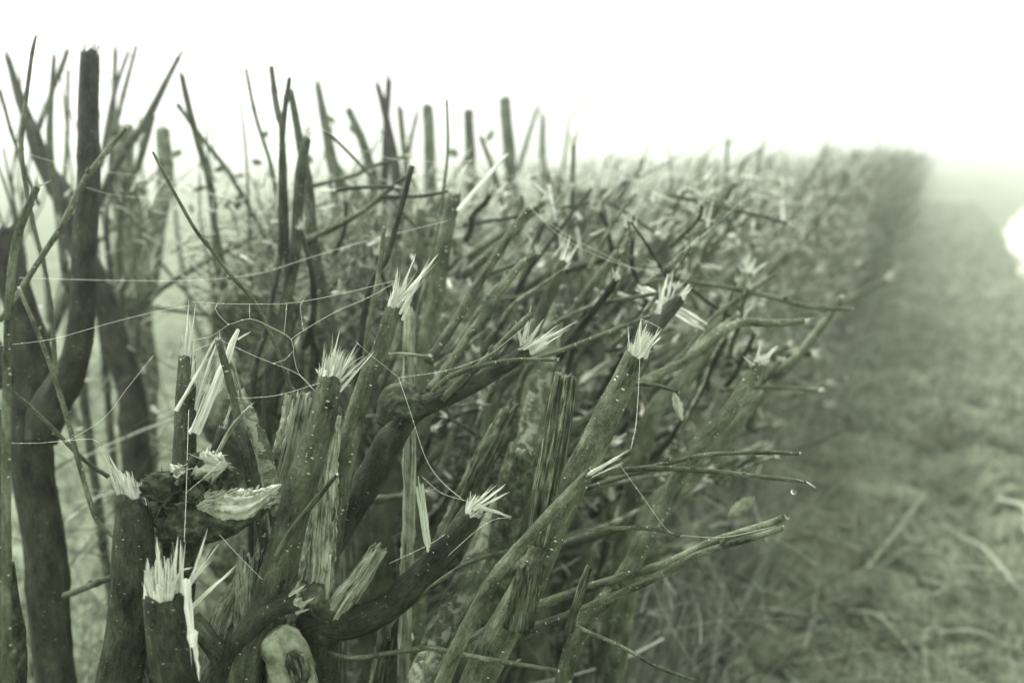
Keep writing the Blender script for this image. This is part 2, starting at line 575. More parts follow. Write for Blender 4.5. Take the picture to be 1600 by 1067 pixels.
def part(root, name, pts, d0, d1, mat='bark', tip='cut', ext=False, L=30, n=40, spread=0.25, bias=None, extra=(), buds=0,
         rough=None, nodes=None, sides=None, wf=0.13, power=1.3, tipmat=None, seed=None):
    o, r = to3(pts, d0, d1)
    if ext: o, r = down(o, r)
    rs = random.Random(seed if seed is not None else int(pts[0][0] * 131 + pts[0][1] * 7 + len(pts)))
    mx = max(p[2] for p in pts)
    near = (d0 + d1) / 2 < 1.25
    groove = mat in ('dead', 'dead_dark')
    if sides is None: sides = (40 if groove else 22) if (near and mx > 24) else ((20 if groove else 14) if mx > 12 else 9)
    if root is None: root = empty('hedge_plant', o[0])
    step = 0.004 if (near and mx > 24) else 0.007
    mb = MB()
    res = tube(mb, o, r, sides, step, 'groove' if groove else 'bark', rough if rough is not None else (0.17 if groove else 0.085),
               nodes if nodes is not None else (0.0 if groove else (0.045 if mx < 16 else 0.13)),
               jag=(1.1 if groove else 0.45) if tip in ('spl', 'rag') else 0.1, seed=rs.randrange(1 << 30))
    body = mb.build(name, M[mat], root)
    c, T, rr = res
    tv = o[-1] - o[-2]; tv /= np.linalg.norm(tv)
    dm = (d0 + d1) / 2 if ext else d1
    d_end = pts[-1][3] if len(pts[-1]) > 3 else d1
    tm = M[tipmat] if tipmat else (M['fresh'] if tip == 'spl' else M['dead'])
    if tip in ('spl', 'rag'):
        tb = MB()
        bi = np.zeros(3)
        if bias is not None: bi = RM @ np.array([bias[0], -bias[1], bias[2] if len(bias) > 2 else 0.0])
        splinters(tb, o[-1], tv, r[-1] * 0.98, L / FPX * d_end, n, spread, bi, rs, wf, power)
        for e in extra:
            (xa, ya, xb, yb, ww) = e[:5]
            da = e[5] if len(e) > 5 else d_end - 0.003
            db = e[6] if len(e) > 6 else da - 0.004
            for _q in range(7 if ww > 3 and near else 0):
                f_ = rs.uniform(0.35, 0.95)
                j1 = rs.uniform(-0.6, 0.6) * ww; j2 = rs.uniform(-0.5, 0.5) * ww + (1 - f_) * rs.uniform(-3, 3)
                blade(tb, P(xa + j1, ya + rs.uniform(-2, 2), da + rs.uniform(-0.002, 0.003)), P(xa + (xb - xa) * f_ + j2, ya + (yb - ya) * f_ + j2 * 0.6, db + rs.uniform(-0.003, 0.003)),
                      ww * rs.uniform(0.15, 0.35) / FPX * da, 0.0002, 0.6, rs.uniform(-0.1, 0.1), 5, rs)
            if len(e) < 8: ww = ww * 0.68
            blade(tb, P(xa, ya, da), P(xb, yb, db), ww / FPX * da, (e[7] if len(e) > 7 else 0.12) * ww / FPX * da, 0.35,
                  rs.uniform(-0.06, 0.06), 7, rs, RM @ np.array([1.0, 0.15, 0.25]))
        nm = 'splintered_tip' if tip == 'spl' else 'ragged_top'
        tb.build(nm, tm, root, smooth=False)
    elif tip == 'cut':
        tb = MB()
        if d_end > 1.45 and mx > 8:
            splinters(tb, o[-1], tv, r[-1] * 0.95, rs.uniform(22, 52) / FPX * d_end, 14, 0.18, (0, 0, 0), rs, 0.3, 2.0)
        else:
            splinters(tb, o[-1], tv, r[-1] * 0.95, max(r[-1] * 2.2, 0.003), 9, 0.3, (0, 0, 0), rs, 0.45)
        tb.build('torn_tip', M['dead' if d_end > 1.45 and mx > 8 else 'fresh'], root, smooth=False)
    for k in range(buds):
        i_ = int(len(c) * (0.35 + 0.6 * (k + rs.random() * 0.6) / max(1, buds)))
        i_ = min(i_, len(c) - 2)
        ax = np.cross(T[i_], np.array([rs.uniform(-1, 1), rs.uniform(-1, 1), rs.uniform(-1, 1)])); ax /= np.linalg.norm(ax)
        bud(root, c[i_] + ax * rr[i_] * 0.85, T[i_] * 0.8 + ax * 0.7, max(0.0016, min(0.0034, rr[i_] * 0.75)))
    SPOT.append((c, rr))
    return root, c, rr


def bud(root, p, d, s):
    d = d / np.linalg.norm(d)
    mb = MB()
    pts = [p - d * s * 0.3, p + d * s * 0.8, p + d * s * 1.9, p + d * s * 2.9]
    tube(mb, pts, [s * 0.55, s * 1.0, s * 0.8, s * 0.12], 8, s * 0.5, 'bark', 0.05, seed=R.randrange(1 << 30))
    mb.build('bud', M['twig'], root)


def S(label, pts, d0, d1, name='hedge_plant', pname=None, group=None, **kw):
    o, r = to3(pts, d0, d1)
    if kw.get('ext'): o, r = down(o, r)
    root = empty(name, o[0])
    tag(root, label, DEFCAT[name], group)
    part(root, pname or {'hedge_twig': 'shoot', 'dead_stump': 'stub'}.get(name, 'stem'), pts, d0, d1, **kw)
    return root


# --- sharp front row
S('mossy speckled stem, its fan of white splinters over the middle of the hedge', [(424, 935, 60), (443, 868, 54), (465, 790, 50), (488, 708, 45), (504, 650, 41), (515, 592, 38)], 0.86, 0.88,
  ext=True, tip='spl', L=92, n=380, spread=0.18, bias=(0.10, 0, 0), wf=0.085,
  extra=[(530, 612, 586, 548, 7), (528, 600, 578, 552, 6), (524, 600, 560, 534, 5), (514, 590, 531, 517, 9), (503, 585, 508, 533, 4), (548, 602, 520, 606, 3)])
S('long pale speckled stem ending in three tall curved splinters', [(515, 860, 34), (528, 780, 36), (543, 707, 34), (556, 653, 31), (576, 588, 29), (594, 545, 26), (613, 482, 25)], 0.92, 0.92,
  ext=True, tip='spl', L=80, n=240, spread=0.10, wf=0.09, bias=(0.12, 0, 0), mat='bark',
  extra=[(618, 478, 651, 396, 9), (626, 470, 686, 397, 12), (624, 490, 662, 428, 9), (612, 478, 622, 418, 12), (628, 500, 650, 440, 6)])
S('grooved grey dead stem pressed against the mossy speckled stem', [(476, 950, 58), (488, 905, 54), (505, 800, 46), (519, 700, 30), (526, 655, 16)], 0.905, 0.90, ext=True, mat='dead', tip='rag', L=22, n=22, name='dead_stump')
S('broad grey dead stub with hollow crumbling top left of the white fan', [(425, 860, 38), (432, 800, 42), (441, 740, 44), (454, 680, 46), (464, 628, 42)], 0.97, 0.97, ext=True, mat='dead', tip='rag', L=26, n=50, name='dead_stump', spread=0.1, wf=0.26)
S('upright dark stem shattered into tall thin splinters and a pale strap', [(282, 860, 38), (284, 780, 37), (289, 705, 36), (290, 640, 32), (291, 560, 26)], 0.93, 0.93,
  ext=True, tip='spl', L=75, n=170, spread=0.05, wf=0.08,
  extra=[(288, 560, 296, 468, 7), (295, 565, 304, 474, 7), (300, 600, 304, 525, 9), (305, 676, 376, 515, 17, 0.915, 0.91, 0.7), (275, 642, 341, 529, 6, 0.915, 0.92, 0.4),
         (303, 640, 338, 535, 10, 0.93, 0.93, 0.2), (298, 660, 320, 560, 8, 0.935, 0.93, 0.2), (372, 530, 392, 518, 4)])
S('thin straight stem topped by a web crossing in front of the pale strap', [(416, 875, 15), (405, 810, 14), (388, 740, 13), (374, 660, 13), (360, 600, 12), (341, 532, 10)], 0.90, 0.90, ext=True, tip='spl', L=28, n=18, spread=0.4, nodes=0.03)
S('dull brown stem with peeling bark flap beside the thin webbed stem', [(436, 850, 26), (428, 790, 27), (412, 705, 26), (392, 655, 24), (374, 612, 18)], 0.945, 0.95, ext=True, mat='bark_pale', tip='rag', L=24, n=20,
  extra=[(378, 625, 364, 560, 5, 0.94, 0.94, 0.3)])
S('short split stem with one slanting white sliver behind the burl', [(322, 800, 20), (335, 720, 20), (347, 670, 15)], 0.915, 0.915, ext=True, tip='spl', L=30, n=18,
  extra=[(352, 662, 371, 610, 6), (337, 712, 372, 650, 8, 0.905), (368, 655, 399, 628, 7, 0.903)])
S('long curved grey sliver standing free behind the burl', [(330, 735, 5), (345, 700, 7), (368, 660, 8), (392, 636, 5)], 0.893, 0.89, name='hedge_twig', mat='dead', tip='cut', nodes=9)
S('thick left stump with pale torn crown leaning left', [(188, 1060, 70), (198, 975, 70), (208, 880, 64), (213, 812, 54), (207, 778, 50)], 0.86, 0.87, ext=True, mat='bark_dark', tip='spl', L=66, n=380, spread=0.12, bias=(-0.12, -0.1, 0), wf=0.085,
  extra=[(196, 775, 156, 698, 12), (203, 775, 170, 712, 12), (188, 780, 165, 722, 8), (215, 790, 206, 742, 12), (228, 800, 219, 750, 12), (180, 766, 152, 767, 3), (190, 770, 202, 737, 3)])
S('front dark stump bursting into long white splinters at bottom left', [(275, 1090, 66), (262, 1020, 66), (256, 965, 62), (254, 935, 60)], 0.80, 0.80, ext=True, mat='bark_dark', tip='spl', L=88, n=420, spread=0.10, wf=0.085,
  extra=[(250, 930, 246, 838, 15), (272, 925, 276, 838, 12), (281, 925, 284, 842, 10), (236, 940, 229, 872, 18), (262, 935, 264, 880, 16), (290, 930, 328, 824, 9), (293, 918, 340, 850, 8), (296, 952, 371, 882, 9),
         (290, 905, 303, 1010, 15, 0.785, 0.78, 0.8), (301, 985, 311, 1064, 13, 0.78, 0.78, 0.15), (232, 945, 228, 880, 12), (285, 890, 303, 886, 4)])
S('thick slanting limb running down right of the white front stump', [(368, 1062, 34), (345, 1022, 32), (320, 990, 30), (303, 965, 24)], 0.88, 0.90, ext=True, mat='bark', tip='none')
S('upright grey stub with pale rough flat top beside the front stump', [(385, 1030, 40), (391, 960, 44), (398, 915, 48), (402, 882, 50)], 0.885, 0.885, ext=True, mat='dead', tip='rag', L=14, n=60, spread=0.15, name='dead_stump', wf=0.28, tipmat='torn_old')
S('leaning split grey slab behind the rough flat topped stub', [(335, 1020, 40), (350, 975, 38), (366, 925, 24), (372, 905, 12)], 0.91, 0.91, ext=True, mat='dead', tip='rag', L=14, n=12, name='dead_stump')
S('dark broken arm arching up with a torn pale end, bottom centre left', [(350, 1075, 44), (366, 1020, 40), (392, 978, 36), (425, 950, 33), (462, 938, 30)], 0.84, 0.84, ext=True, mat='bark_dark', tip='spl', tipmat='torn_old', L=34, n=60, spread=0.4, wf=0.24,
  extra=[(455, 930, 478, 913, 11), (465, 950, 492, 932, 9), (462, 958, 484, 950, 8)])
# hub with its arm, stub and knot
root = S('gnarled hub throwing a thick arm right to a torn white end', [(500, 1030, 60), (498, 985, 78), (510, 965, 72), (544, 972, 52), (606, 946, 45), (658, 895, 42), (703, 848, 40), (736, 803, 37)], 0.90, 0.86, ext=True, mat='bark_dark', pname='arm',
         tip='spl', L=58, n=320, spread=0.16, bias=(0.1, -0.1, 0), wf=0.09,
         extra=[(750, 792, 800, 808, 11, 0.85), (740, 796, 790, 756, 8, 0.85), (738, 790, 778, 756, 7, 0.855), (745, 795, 796, 768, 7, 0.852), (728, 800, 732, 775, 6)])
part(root, 'stub', [(516, 968, 38), (538, 930, 38), (562, 902, 31), (588, 862, 26)], 0.885, 0.88, mat='dead', tip='rag', L=12, n=26)
part(root, 'knot', [(470, 925, 40), (500, 945, 60), (528, 958, 44)], 0.90, 0.89, mat='burl', tip='none', rough=0.3)
mb = MB()
for k_ in range(8):
    o_ = (k_ - 3.5) * 1.7; t_ = R.uniform(738, 762) + abs(o_) * 2; u_ = R.uniform(845, 862)
    blade(mb, P(668 + o_ * 0.7, u_, 0.856), P(655 + o_, t_, 0.85), 3.2 / FPX * 0.85, 1.8 / FPX * 0.85, 0.6, R.uniform(-0.02, 0.02), 7, None, RM @ np.array([1.0, 0, 0.3]), ex=3)
mb.build('upright_splinter', M['torn_old'], root, smooth=False)
_pk = S('smooth peeled grey stump with a rotted hole, bottom centre left', [(450, 1120, 84), (452, 1060, 80), (450, 1022, 74), (441, 998, 68), (434, 986, 50), (430, 980, 18)], 0.83, 0.84, ext=True, mat='peeled', tip='none', name='dead_stump', rough=0.24)
part(_pk, 'rot_hole', [(468, 1075, 14), (466, 1052, 30), (458, 1034, 30), (452, 1018, 10)], 0.812, 0.818, mat='dead_dark', tip='none', rough=0.4)
S('slim green shoot laid across the mossy speckled stem', [(430, 876, 11), (452, 835, 11), (490, 785, 10), (526, 742, 6)], 0.84, 0.835, name='hedge_twig', mat='bark', tip='cut', nodes=9)
S('short dark twig stub on the grooved dead stem', [(508, 935, 12), (512, 905, 10), (516, 868, 5)], 0.86, 0.86, name='hedge_twig', mat='dead', tip='cut', buds=1)
S('long bare twig with one knuckle along the bottom edge', [(512, 1020, 8), (550, 1028, 8), (620, 1018, 8), (672, 1011, 9), (690, 1015, 9), (760, 1030, 8), (872, 1047, 6)], 0.87, 0.82, name='hedge_twig', mat='twig', tip='cut', buds=2, nodes=0.08)
S('thin whip curving up right across the lichened branch', [(606, 1000, 9), (612, 970, 9), (658, 930, 8), (727, 882, 7), (800, 858, 6), (850, 838, 5)], 0.93, 0.95, name='hedge_twig', mat='twig', tip='none', nodes=0.1)
root = S('pale lichened branch rising from the bottom to behind the dead column', [(648, 1085, 44), (670, 1030, 42), (692, 972, 42), (732, 905, 44), (760, 842, 36), (795, 765, 34), (824, 690, 38), (840, 610, 40), (856, 545, 34), (868, 480, 26)], 1.02, 1.30, ext=True, mat='bark_pale', tip='rag', L=20, n=20)
S('long slanting speckled shoot tipped with a white spike', [(682, 1085, 24), (720, 996, 23), (771, 906, 22), (800, 870, 20), (845, 820, 19), (893, 768, 17), (922, 738, 15)], 0.82, 0.83, ext=True, tip='spl', L=22, n=22,
  bias=(0.2, 0, 0), extra=[(922, 740, 984, 702, 8, 0.825, 0.82), (925, 745, 975, 722, 4), (915, 745, 948, 728, 5)], buds=2, nodes=0.07)
root = S('tallest speckled stem of the middle, crowned by a crisp white brush', [(740, 1085, 52), (775, 1010, 56), (812, 940, 54), (842, 872, 48), (868, 810, 46), (898, 745, 46), (922, 705, 46), (948, 652, 43), (978, 590, 37), (992, 556, 32)], 0.90, 0.90,
         ext=True, tip='spl', L=60, n=320, spread=0.22, wf=0.09, extra=[(984, 556, 981, 506, 5), (994, 550, 1001, 498, 9), (1000, 556, 1034, 514, 8), (1008, 560, 1030, 510, 7)])
part(root, 'dead_stub', [(812, 985, 44), (818, 940, 42), (824, 898, 38)], 0.875, 0.875, mat='dead_dark', tip='rag', L=10, n=26, tipmat='dead_dark')
S('upright blackened grooved column with crumbling square top', [(838, 850, 34), (852, 780, 40), (866, 700, 43), (874, 640, 42), (882, 590, 37)], 0.87, 0.87, ext=False, mat='dead_mid', tip='rag', L=12, n=46, name='dead_stump', wf=0.24, spread=0.1)
root = empty('hedge_plant', P(770, 1015, 0.95))
tag(root, 'pair of long parallel shoots reaching far right past a black stub', 'shrub')
part(root, 'shoot', [(735, 1000, 15), (780, 975, 15), (831, 951, 15), (920, 917, 14), (1041, 879, 13), (1110, 848, 12), (1200, 819, 11), (1226, 808, 10)], 0.98, 0.92, tip='spl', L=18, n=12, tipmat='fresh', mat='twig', buds=2, nodes=0.09)
part(root, 'shoot', [(740, 1010, 18), (800, 992, 18), (879, 965, 17), (920, 948, 14), (1024, 903, 12), (1092, 866, 11), (1200, 832, 10), (1222, 824, 9)], 0.95, 0.90, tip='spl', L=18, n=10, tipmat='fresh', mat='twig', buds=3, nodes=0.09)
part(root, 'shoot', [(740, 1025, 12), (800, 1002, 12), (860, 975, 9)], 0.97, 0.96, mat='twig', tip='none')
part(root, 'dead_stub', [(888, 985, 15), (900, 945, 14), (912, 908, 14), (920, 886, 11)], 0.93, 0.925, mat='dead_dark', tip='rag', L=10, n=10, tipmat='dead_dark')
S('thin twig arching level to a hooked end holding a silk line', [(866, 842, 6), (920, 828, 7), (1006, 825, 7), (1048, 832, 5), (1063, 837, 3)], 0.90, 0.88, name='hedge_twig', mat='twig', tip='cut', nodes=0.1, buds=1)
S('long level twig ending in a tiny fork above a water drop', [(930, 742, 9), (1006, 731, 9), (1092, 735, 8), (1200, 746, 7), (1262, 752, 6)], 0.90, 0.93, name='hedge_twig', mat='twig', tip='spl', L=12, n=5, extra=[(1260, 752, 1276, 763, 3), (1256, 752, 1240, 747, 3)], buds=2)
S('level twig just above the forked one, blunt at its end', [(917, 762, 8), (972, 745, 8), (1041, 724, 8), (1110, 710, 7), (1200, 707, 7), (1248, 709, 6)], 0.97, 0.98, name='hedge_twig', mat='twig', tip='cut', buds=2)
S('fine tendril sagging from the black stub to the bottom edge', [(893, 975, 6), (972, 1010, 6), (1024, 1040, 6), (1100, 1068, 5)], 0.95, 0.95, name='hedge_twig', mat='twig', tip='cut', nodes=0.1)
S('soft slanting stem with frayed white tip right of the crisp brush', [(965, 915, 26), (986, 879, 27), (1006, 838, 27), (1048, 769, 28), (1087, 705, 27), (1137, 645, 25), (1186, 570, 20)], 1.12, 1.12, ext=True, tip='spl', L=58, n=120, spread=0.4, bias=(0.15, 0, 0), wf=0.12, extra=[(1176, 572, 1162, 556, 9), (1188, 566, 1216, 538, 9), (1182, 566, 1190, 530, 8)])
S('blurred long stem slanting to the far right tip', [(1080, 745, 30), (1130, 680, 26), (1200, 606, 16), (1261, 539, 14), (1301, 487, 12), (1313, 466, 8)], 1.35, 1.45, ext=True, tip='cut', buds=1)
S('long thin twig pointing right above the blurred far stem', [(1000, 440, 9), (1053, 438, 8), (1137, 449, 8), (1200, 463, 8), (1267, 480, 8), (1332, 483, 6)], 1.35, 1.35, name='hedge_twig', mat='twig', tip='cut', buds=1)
S('wavy stout shoot bending level to a frayed end at right', [(960, 640, 15), (1009, 596, 15), (1070, 566, 14), (1104, 539, 14), (1137, 512, 14), (1166, 503, 13), (1215, 505, 12), (1255, 502, 10)], 1.1, 1.2, name='hedge_twig', mat='twig', tip='spl', L=26, n=16)
S('thin curved twig under the leaning torn branch', [(800, 570, 6), (864, 552, 7), (918, 532, 7), (969, 512, 7), (1019, 492, 7), (1070, 461, 6)], 1.1, 1.15, name='hedge_twig', mat='twig', tip='none')
S('thin arching twig over the crisp white brush', [(850, 520, 7), (874, 502, 7), (935, 475, 7), (1029, 458, 6)], 1.15, 1.2, name='hedge_twig', mat='twig', tip='cut')
S('thin forward slanting twig behind the crisp white brush', [(1005, 600, 7), (1060, 560, 7), (1110, 500, 8), (1160, 462, 8), (1215, 428, 7)], 1.2, 1.35, name='hedge_twig', mat='twig', tip='cut')
S('broken dark branch with pale torn plates near the middle right', [(975, 560, 22), (1010, 525, 25), (1040, 492, 26), (1062, 470, 20)], 1.08, 1.12, ext=False, mat='bark_dark', tip='spl', L=40, n=60,
  extra=[(1028, 490, 1044, 428, 9, 1.08, 1.08, 0.3), (1040, 480, 1052, 420, 6), (1034, 485, 1030, 440, 6), (1046, 476, 1060, 440, 5), (1050, 480, 1076, 452, 7)])
root = empty('wood_strip', P(994, 447, 1.3))
tag(root, 'broad bleached strap of wood lying across the torn branch', 'wood strip')
mb = MB()
for k_ in range(9):
    o_ = (k_ - 4) * 1.5; f0 = R.uniform(0, 0.12); f1 = R.uniform(0.85, 1.0)
    xs = [994 + 110 * f for f in (f0, f1)]; ys2 = [447 + 66 * f for f in (f0, f1)]
    blade(mb, P(xs[0] - o_ * 0.5, ys2[0] + o_, 1.3), P(xs[1] - o_ * 0.5, ys2[1] + o_, 1.2), 3.4 / FPX * 1.25, 2.2 / FPX * 1.2, 0.5, R.uniform(-0.03, 0.03), 6, ex=3)
mb.build('strip', M['fresh'], root, smooth=False)
S('soft stem with a forked white tip high on the right', [(1065, 600, 28), (1095, 550, 28), (1127, 502, 28), (1151, 463, 25), (1168, 432, 20)], 1.45, 1.5, ext=True, tip='spl', L=50, n=70, spread=0.5, extra=[(1164, 430, 1152, 412, 9), (1170, 432, 1200, 408, 10), (1172, 430, 1180, 402, 10)])
S('stem forking into two white prongs behind the arching twig', [(815, 560, 20), (844, 492, 20), (864, 451, 19), (881, 411, 17)], 1.25, 1.25, ext=True, tip='spl', L=26, n=26, extra=[(878, 412, 892, 366, 9), (884, 412, 909, 374, 9), (866, 400, 884, 374, 5)])
S('slim leaning stem with a small pale knob of torn wood', [(870, 530, 13), (891, 492, 13), (915, 458, 12), (942, 424, 12), (966, 394, 11)], 1.3, 1.3, ext=True, tip='spl', L=16, n=16, mat='bark')
# thick mossy hub right of centre and its arms
root = S('thick dark branch sweeping from lower centre to a spread of white splinters', [(505, 870, 44), (545, 803, 46), (579, 745, 48), (606, 690, 44), (640, 645, 38), (680, 626, 32), (737, 603, 28), (795, 568, 25), (822, 548, 22)], 0.99, 0.98, ext=True, mat='bark_dark', pname='limb',
         tip='spl', L=52, n=240, spread=0.35, wf=0.09, bias=(0.3, -0.1, 0), extra=[(815, 548, 902, 502, 8, 0.975, 0.96), (818, 535, 830, 476, 8), (822, 540, 850, 498, 9), (825, 545, 872, 508, 8), (815, 540, 806, 500, 7), (830, 552, 880, 520, 7)])
part(root, 'knot', [(612, 672, 44), (632, 640, 64), (662, 626, 44)], 0.99, 0.985, mat='burl', tip='none', rough=0.25)
part(root, 'shoot', [(670, 610, 13), (703, 566, 13), (754, 495, 13), (800, 431, 12), (818, 408, 9)], 0.99, 1.08, mat='bark', tip='spl', L=20, n=12, buds=3)
part(root, 'shoot', [(668, 565, 15), (700, 520, 15), (737, 458, 15), (764, 417, 14), (800, 362, 14), (828, 328, 11)], 1.02, 1.08, mat='bark', tip='spl', L=18, n=14, buds=1)
part(root, 'shoot', [(690, 625, 12), (725, 590, 12), (754, 566, 12), (800, 519, 11), (830, 490, 9)], 0.975, 0.97, mat='bark', tip='none', buds=2)
part(root, 'shoot', [(676, 612, 7), (696, 593, 8), (737, 576, 8), (800, 563, 7), (871, 562, 6)], 0.965, 0.95, mat='twig', tip='cut', buds=1)
S('narrow grooved dead column behind the curved splinters', [(640, 640, 20), (641, 590, 19), (641, 540, 18), (640, 486, 17)], 1.05, 1.05, ext=True, mat='dead', tip='rag', L=8, n=12, name='dead_stump')
S('short level broken twig across the narrow dead column', [(604, 553, 4), (622, 553, 6), (650, 555, 7), (671, 556, 8)], 0.98, 0.98, name='hedge_twig', mat='dead', tip='cut')
S('pale twin tipped twig standing left of the curved splinters', [(566, 600, 8), (576, 520, 8), (590, 440, 8), (600, 356, 7)], 1.08, 1.08, ext=True, name='hedge_twig', mat='twig', tip='cut')
S('tall stem with shaggy blurred white head above the centre', [(664, 600, 28), (668, 535, 27), (678, 480, 27), (688, 410, 26), (697, 360, 24), (711, 305, 21)], 1.28, 1.30, ext=True, tip='spl', L=66, n=60, spread=0.22, extra=[(716, 330, 792, 238, 9, 1.28, 1.28, 0.6), (706, 300, 738, 244, 7)])
S('leaning weathered half stem left of the dead column', [(690, 850, 32), (730, 775, 34), (768, 700, 34), (790, 650, 28), (800, 632, 20)], 1.10, 1.12, ext=True, mat='dead_dark', tip='rag', L=16, n=16)
S('squat stump with flat pale lichened top left of the dead column', [(782, 880, 44), (795, 800, 48), (806, 740, 52), (816, 705, 50)], 1.04, 1.04, ext=True, mat='burl', tip='rag', L=12, n=50, name='dead_stump', wf=0.3, tipmat='torn_old')
# --- left side
root = S('massive dark forked trunk at the left edge', [(94, 1100, 58), (84, 1000, 60), (68, 870, 62), (52, 740, 62), (54, 650, 70), (46, 560, 62), (30, 480, 48), (18, 420, 42), (14, 362, 36)], 1.22, 1.3, ext=True, name='hedge_tree', pname='trunk', mat='bark_dark', tip='rag', L=14, n=20)
part(root, 'limb', [(62, 690, 50), (76, 640, 56), (100, 600, 54), (118, 550, 42), (128, 480, 38), (134, 400, 37), (138, 300, 36), (138, 180, 31), (139, 86, 29)], 1.22, 1.27, mat='bark_dark', tip='spl', L=46, n=40, spread=0.05, power=3.0, extra=[(132, 92, 133, 52, 5), (147, 92, 153, 40, 6), (149, 92, 159, 60, 5), (143, 90, 145, 62, 5)], tipmat='dead', sides=16)
part(root, 'limb', [(10, 600, 40), (-30, 500, 30), (-60, 380, 26)], 1.26, 1.3, mat='bark_dark', tip='cut', sides=12)
S('blurred trunk leaning back to a thin top left of the forked trunk', [(214, 800, 44), (212, 700, 44), (209, 630, 44), (189, 566, 42), (158, 455, 36), (120, 370, 36), (100, 314, 36), (67, 250, 26), (37, 169, 17), (12, 92, 10)], 1.62, 1.8, ext=True, name='hedge_tree', pname='trunk', mat='bark_dark', tip='cut')
root = S('broad pale mottled trunk blurred behind the forked trunk', [(222, 850, 50), (220, 700, 52), (214, 560, 56), (206, 440, 58), (200, 330, 46), (192, 260, 38), (190, 200, 32)], 2.0, 2.05, ext=True, name='hedge_tree', pname='trunk', mat='bark_pale', tip='rag', L=16, n=16)
part(root, 'limb', [(214, 470, 40), (236, 400, 34), (252, 320, 27), (258, 260, 24), (256, 206, 22)], 2.0, 2.05, mat='bark_pale', tip='rag', L=10, n=10)
S('thin speckled stem with curled white tip at the left edge', [(12, 1090, 15), (10, 900, 15), (10, 707, 14), (12, 519, 13), (22, 400, 13), (38, 340, 12), (57, 293, 11)], 0.75, 0.79, ext=True, tip='spl', L=32, n=50, spread=0.5, bias=(0.15, 0, 0), extra=[(60, 292, 80, 282, 4), (56, 290, 60, 268, 4)], buds=4, nodes=0.07)
S('greenish stem hugging the left border low down', [(8, 1090, 30), (2, 960, 26), (-2, 820, 22), (-6, 640, 16)], 0.78, 0.8, ext=True, mat='bark', tip='cut', buds=1)
S('dark knotted stub at the left border', [(26, 1100, 34), (20, 1000, 30), (12, 940, 26), (6, 880, 30)], 0.84, 0.84, ext=True, mat='burl', tip='rag', L=8, n=12, name='dead_stump', rough=0.2)
LT = [
 ('straight thin shoot crossing the forked trunk to the upper right', [(0, 502, 8), (34, 451, 9), (67, 397, 9), (98, 350, 10), (128, 290, 10), (162, 243, 9), (197, 201, 6)], 1.03, 1.1),
 ('bent shoot dropping from the top left down across the forked trunk', [(88, 600, 7), (81, 502, 7), (71, 424, 7), (54, 357, 7), (38, 280, 7), (33, 225, 7), (38, 180, 7), (50, 85, 6), (56, 56, 4)], 1.08, 1.15),
 ('thin shoot slanting down right in front of the dark trunk', [(185, 842, 7), (155, 817, 8), (138, 776, 8), (117, 700, 8), (101, 640, 8), (81, 579, 7), (61, 525, 7), (30, 451, 6)], 1.0, 1.02),
 ('thin twig falling right toward the torn stump crown', [(170, 745, 7), (127, 714, 7), (67, 653, 6), (10, 603, 6)], 1.02, 1.0),
 ('fine straight wand slanting down to the web', [(470, 650, 7), (450, 593, 6), (430, 539, 6), (400, 475, 6), (364, 434, 6), (330, 390, 6), (304, 357, 6), (266, 290, 5), (239, 238, 4)], 0.97, 0.93),
 ('blurred long diagonal shoot peaking at upper left', [(90, 500, 14), (150, 330, 13), (189, 246, 13), (236, 175, 12), (279, 90, 8)], 1.8, 1.85),
 ('blurred bowed shoot descending from the peak at upper left', [(352, 500, 11), (348, 420, 11), (337, 357, 11), (327, 287, 11), (304, 202, 11), (284, 118, 9)], 1.6, 1.65),
 ('thinner blurred shoot slanting down right beside the bowed one', [(440, 430, 8), (398, 340, 8), (357, 270, 8), (316, 216, 8), (277, 163, 7)], 1.7, 1.75),
 ('blurred thin rod behind the bent shoot, left', [(90, 330, 12), (78, 240, 12), (80, 160, 9), (84, 88, 7)], 1.7, 1.75),
 ('blurred slanting rod with tufted head, left', [(48, 240, 6), (75, 160, 8), (95, 110, 9), (105, 80, 8)], 1.8, 1.85),
 ('faint rod left of the tall curved limb', [(100, 300, 7), (105, 200, 7), (107, 110, 6)], 2.0, 2.1),
 ('faint upright rod right of the tall curved limb', [(172, 300, 9), (176, 200, 9), (180, 78, 8)], 2.0, 2.1),
 ('faint slanting rod right of the tall curved limb', [(160, 250, 10), (175, 160, 8), (200, 82, 6)], 1.9, 2.0),
 ('faint thin rod slanting right from the mottled trunk', [(178, 210, 8), (195, 140, 8), (213, 72, 6)], 1.9, 2.0),
 ('faint side rod joining the long diagonal shoot', [(215, 260, 11), (230, 210, 12), (238, 180, 12)], 1.9, 1.9),
 ('faint rod at the very left border', [(60, 320, 6), (22, 220, 6), (0, 140, 5)], 1.5, 1.5),
 ('pale low branch slanting left behind the dark trunk', [(100, 930, 10), (140, 915, 10), (180, 900, 9)], 1.15, 1.1),
 ('bare arched branch in the light gap left of the web', [(235, 470, 7), (262, 445, 8), (330, 405, 8), (400, 370, 7)], 1.6, 1.7),
 ('second bare arched branch in the light gap below', [(240, 455, 6), (300, 420, 6), (350, 390, 6), (395, 368, 5)], 1.9, 2.0),
 ('low sagging branch behind the upright shattered stem', [(235, 480, 6), (290, 487, 6), (340, 495, 6)], 1.7, 1.7),
]
for lb, pt, a_, b_ in LT:
    S(lb, pt, a_, b_, name='hedge_twig', mat='twig' if a_ < 1.3 else 'bark', tip='cut', ext=(a_ > 1.3 and pt[0][1] > 150 and pt[0][2] > 8.5), buds=2 if a_ < 1.2 else 0)
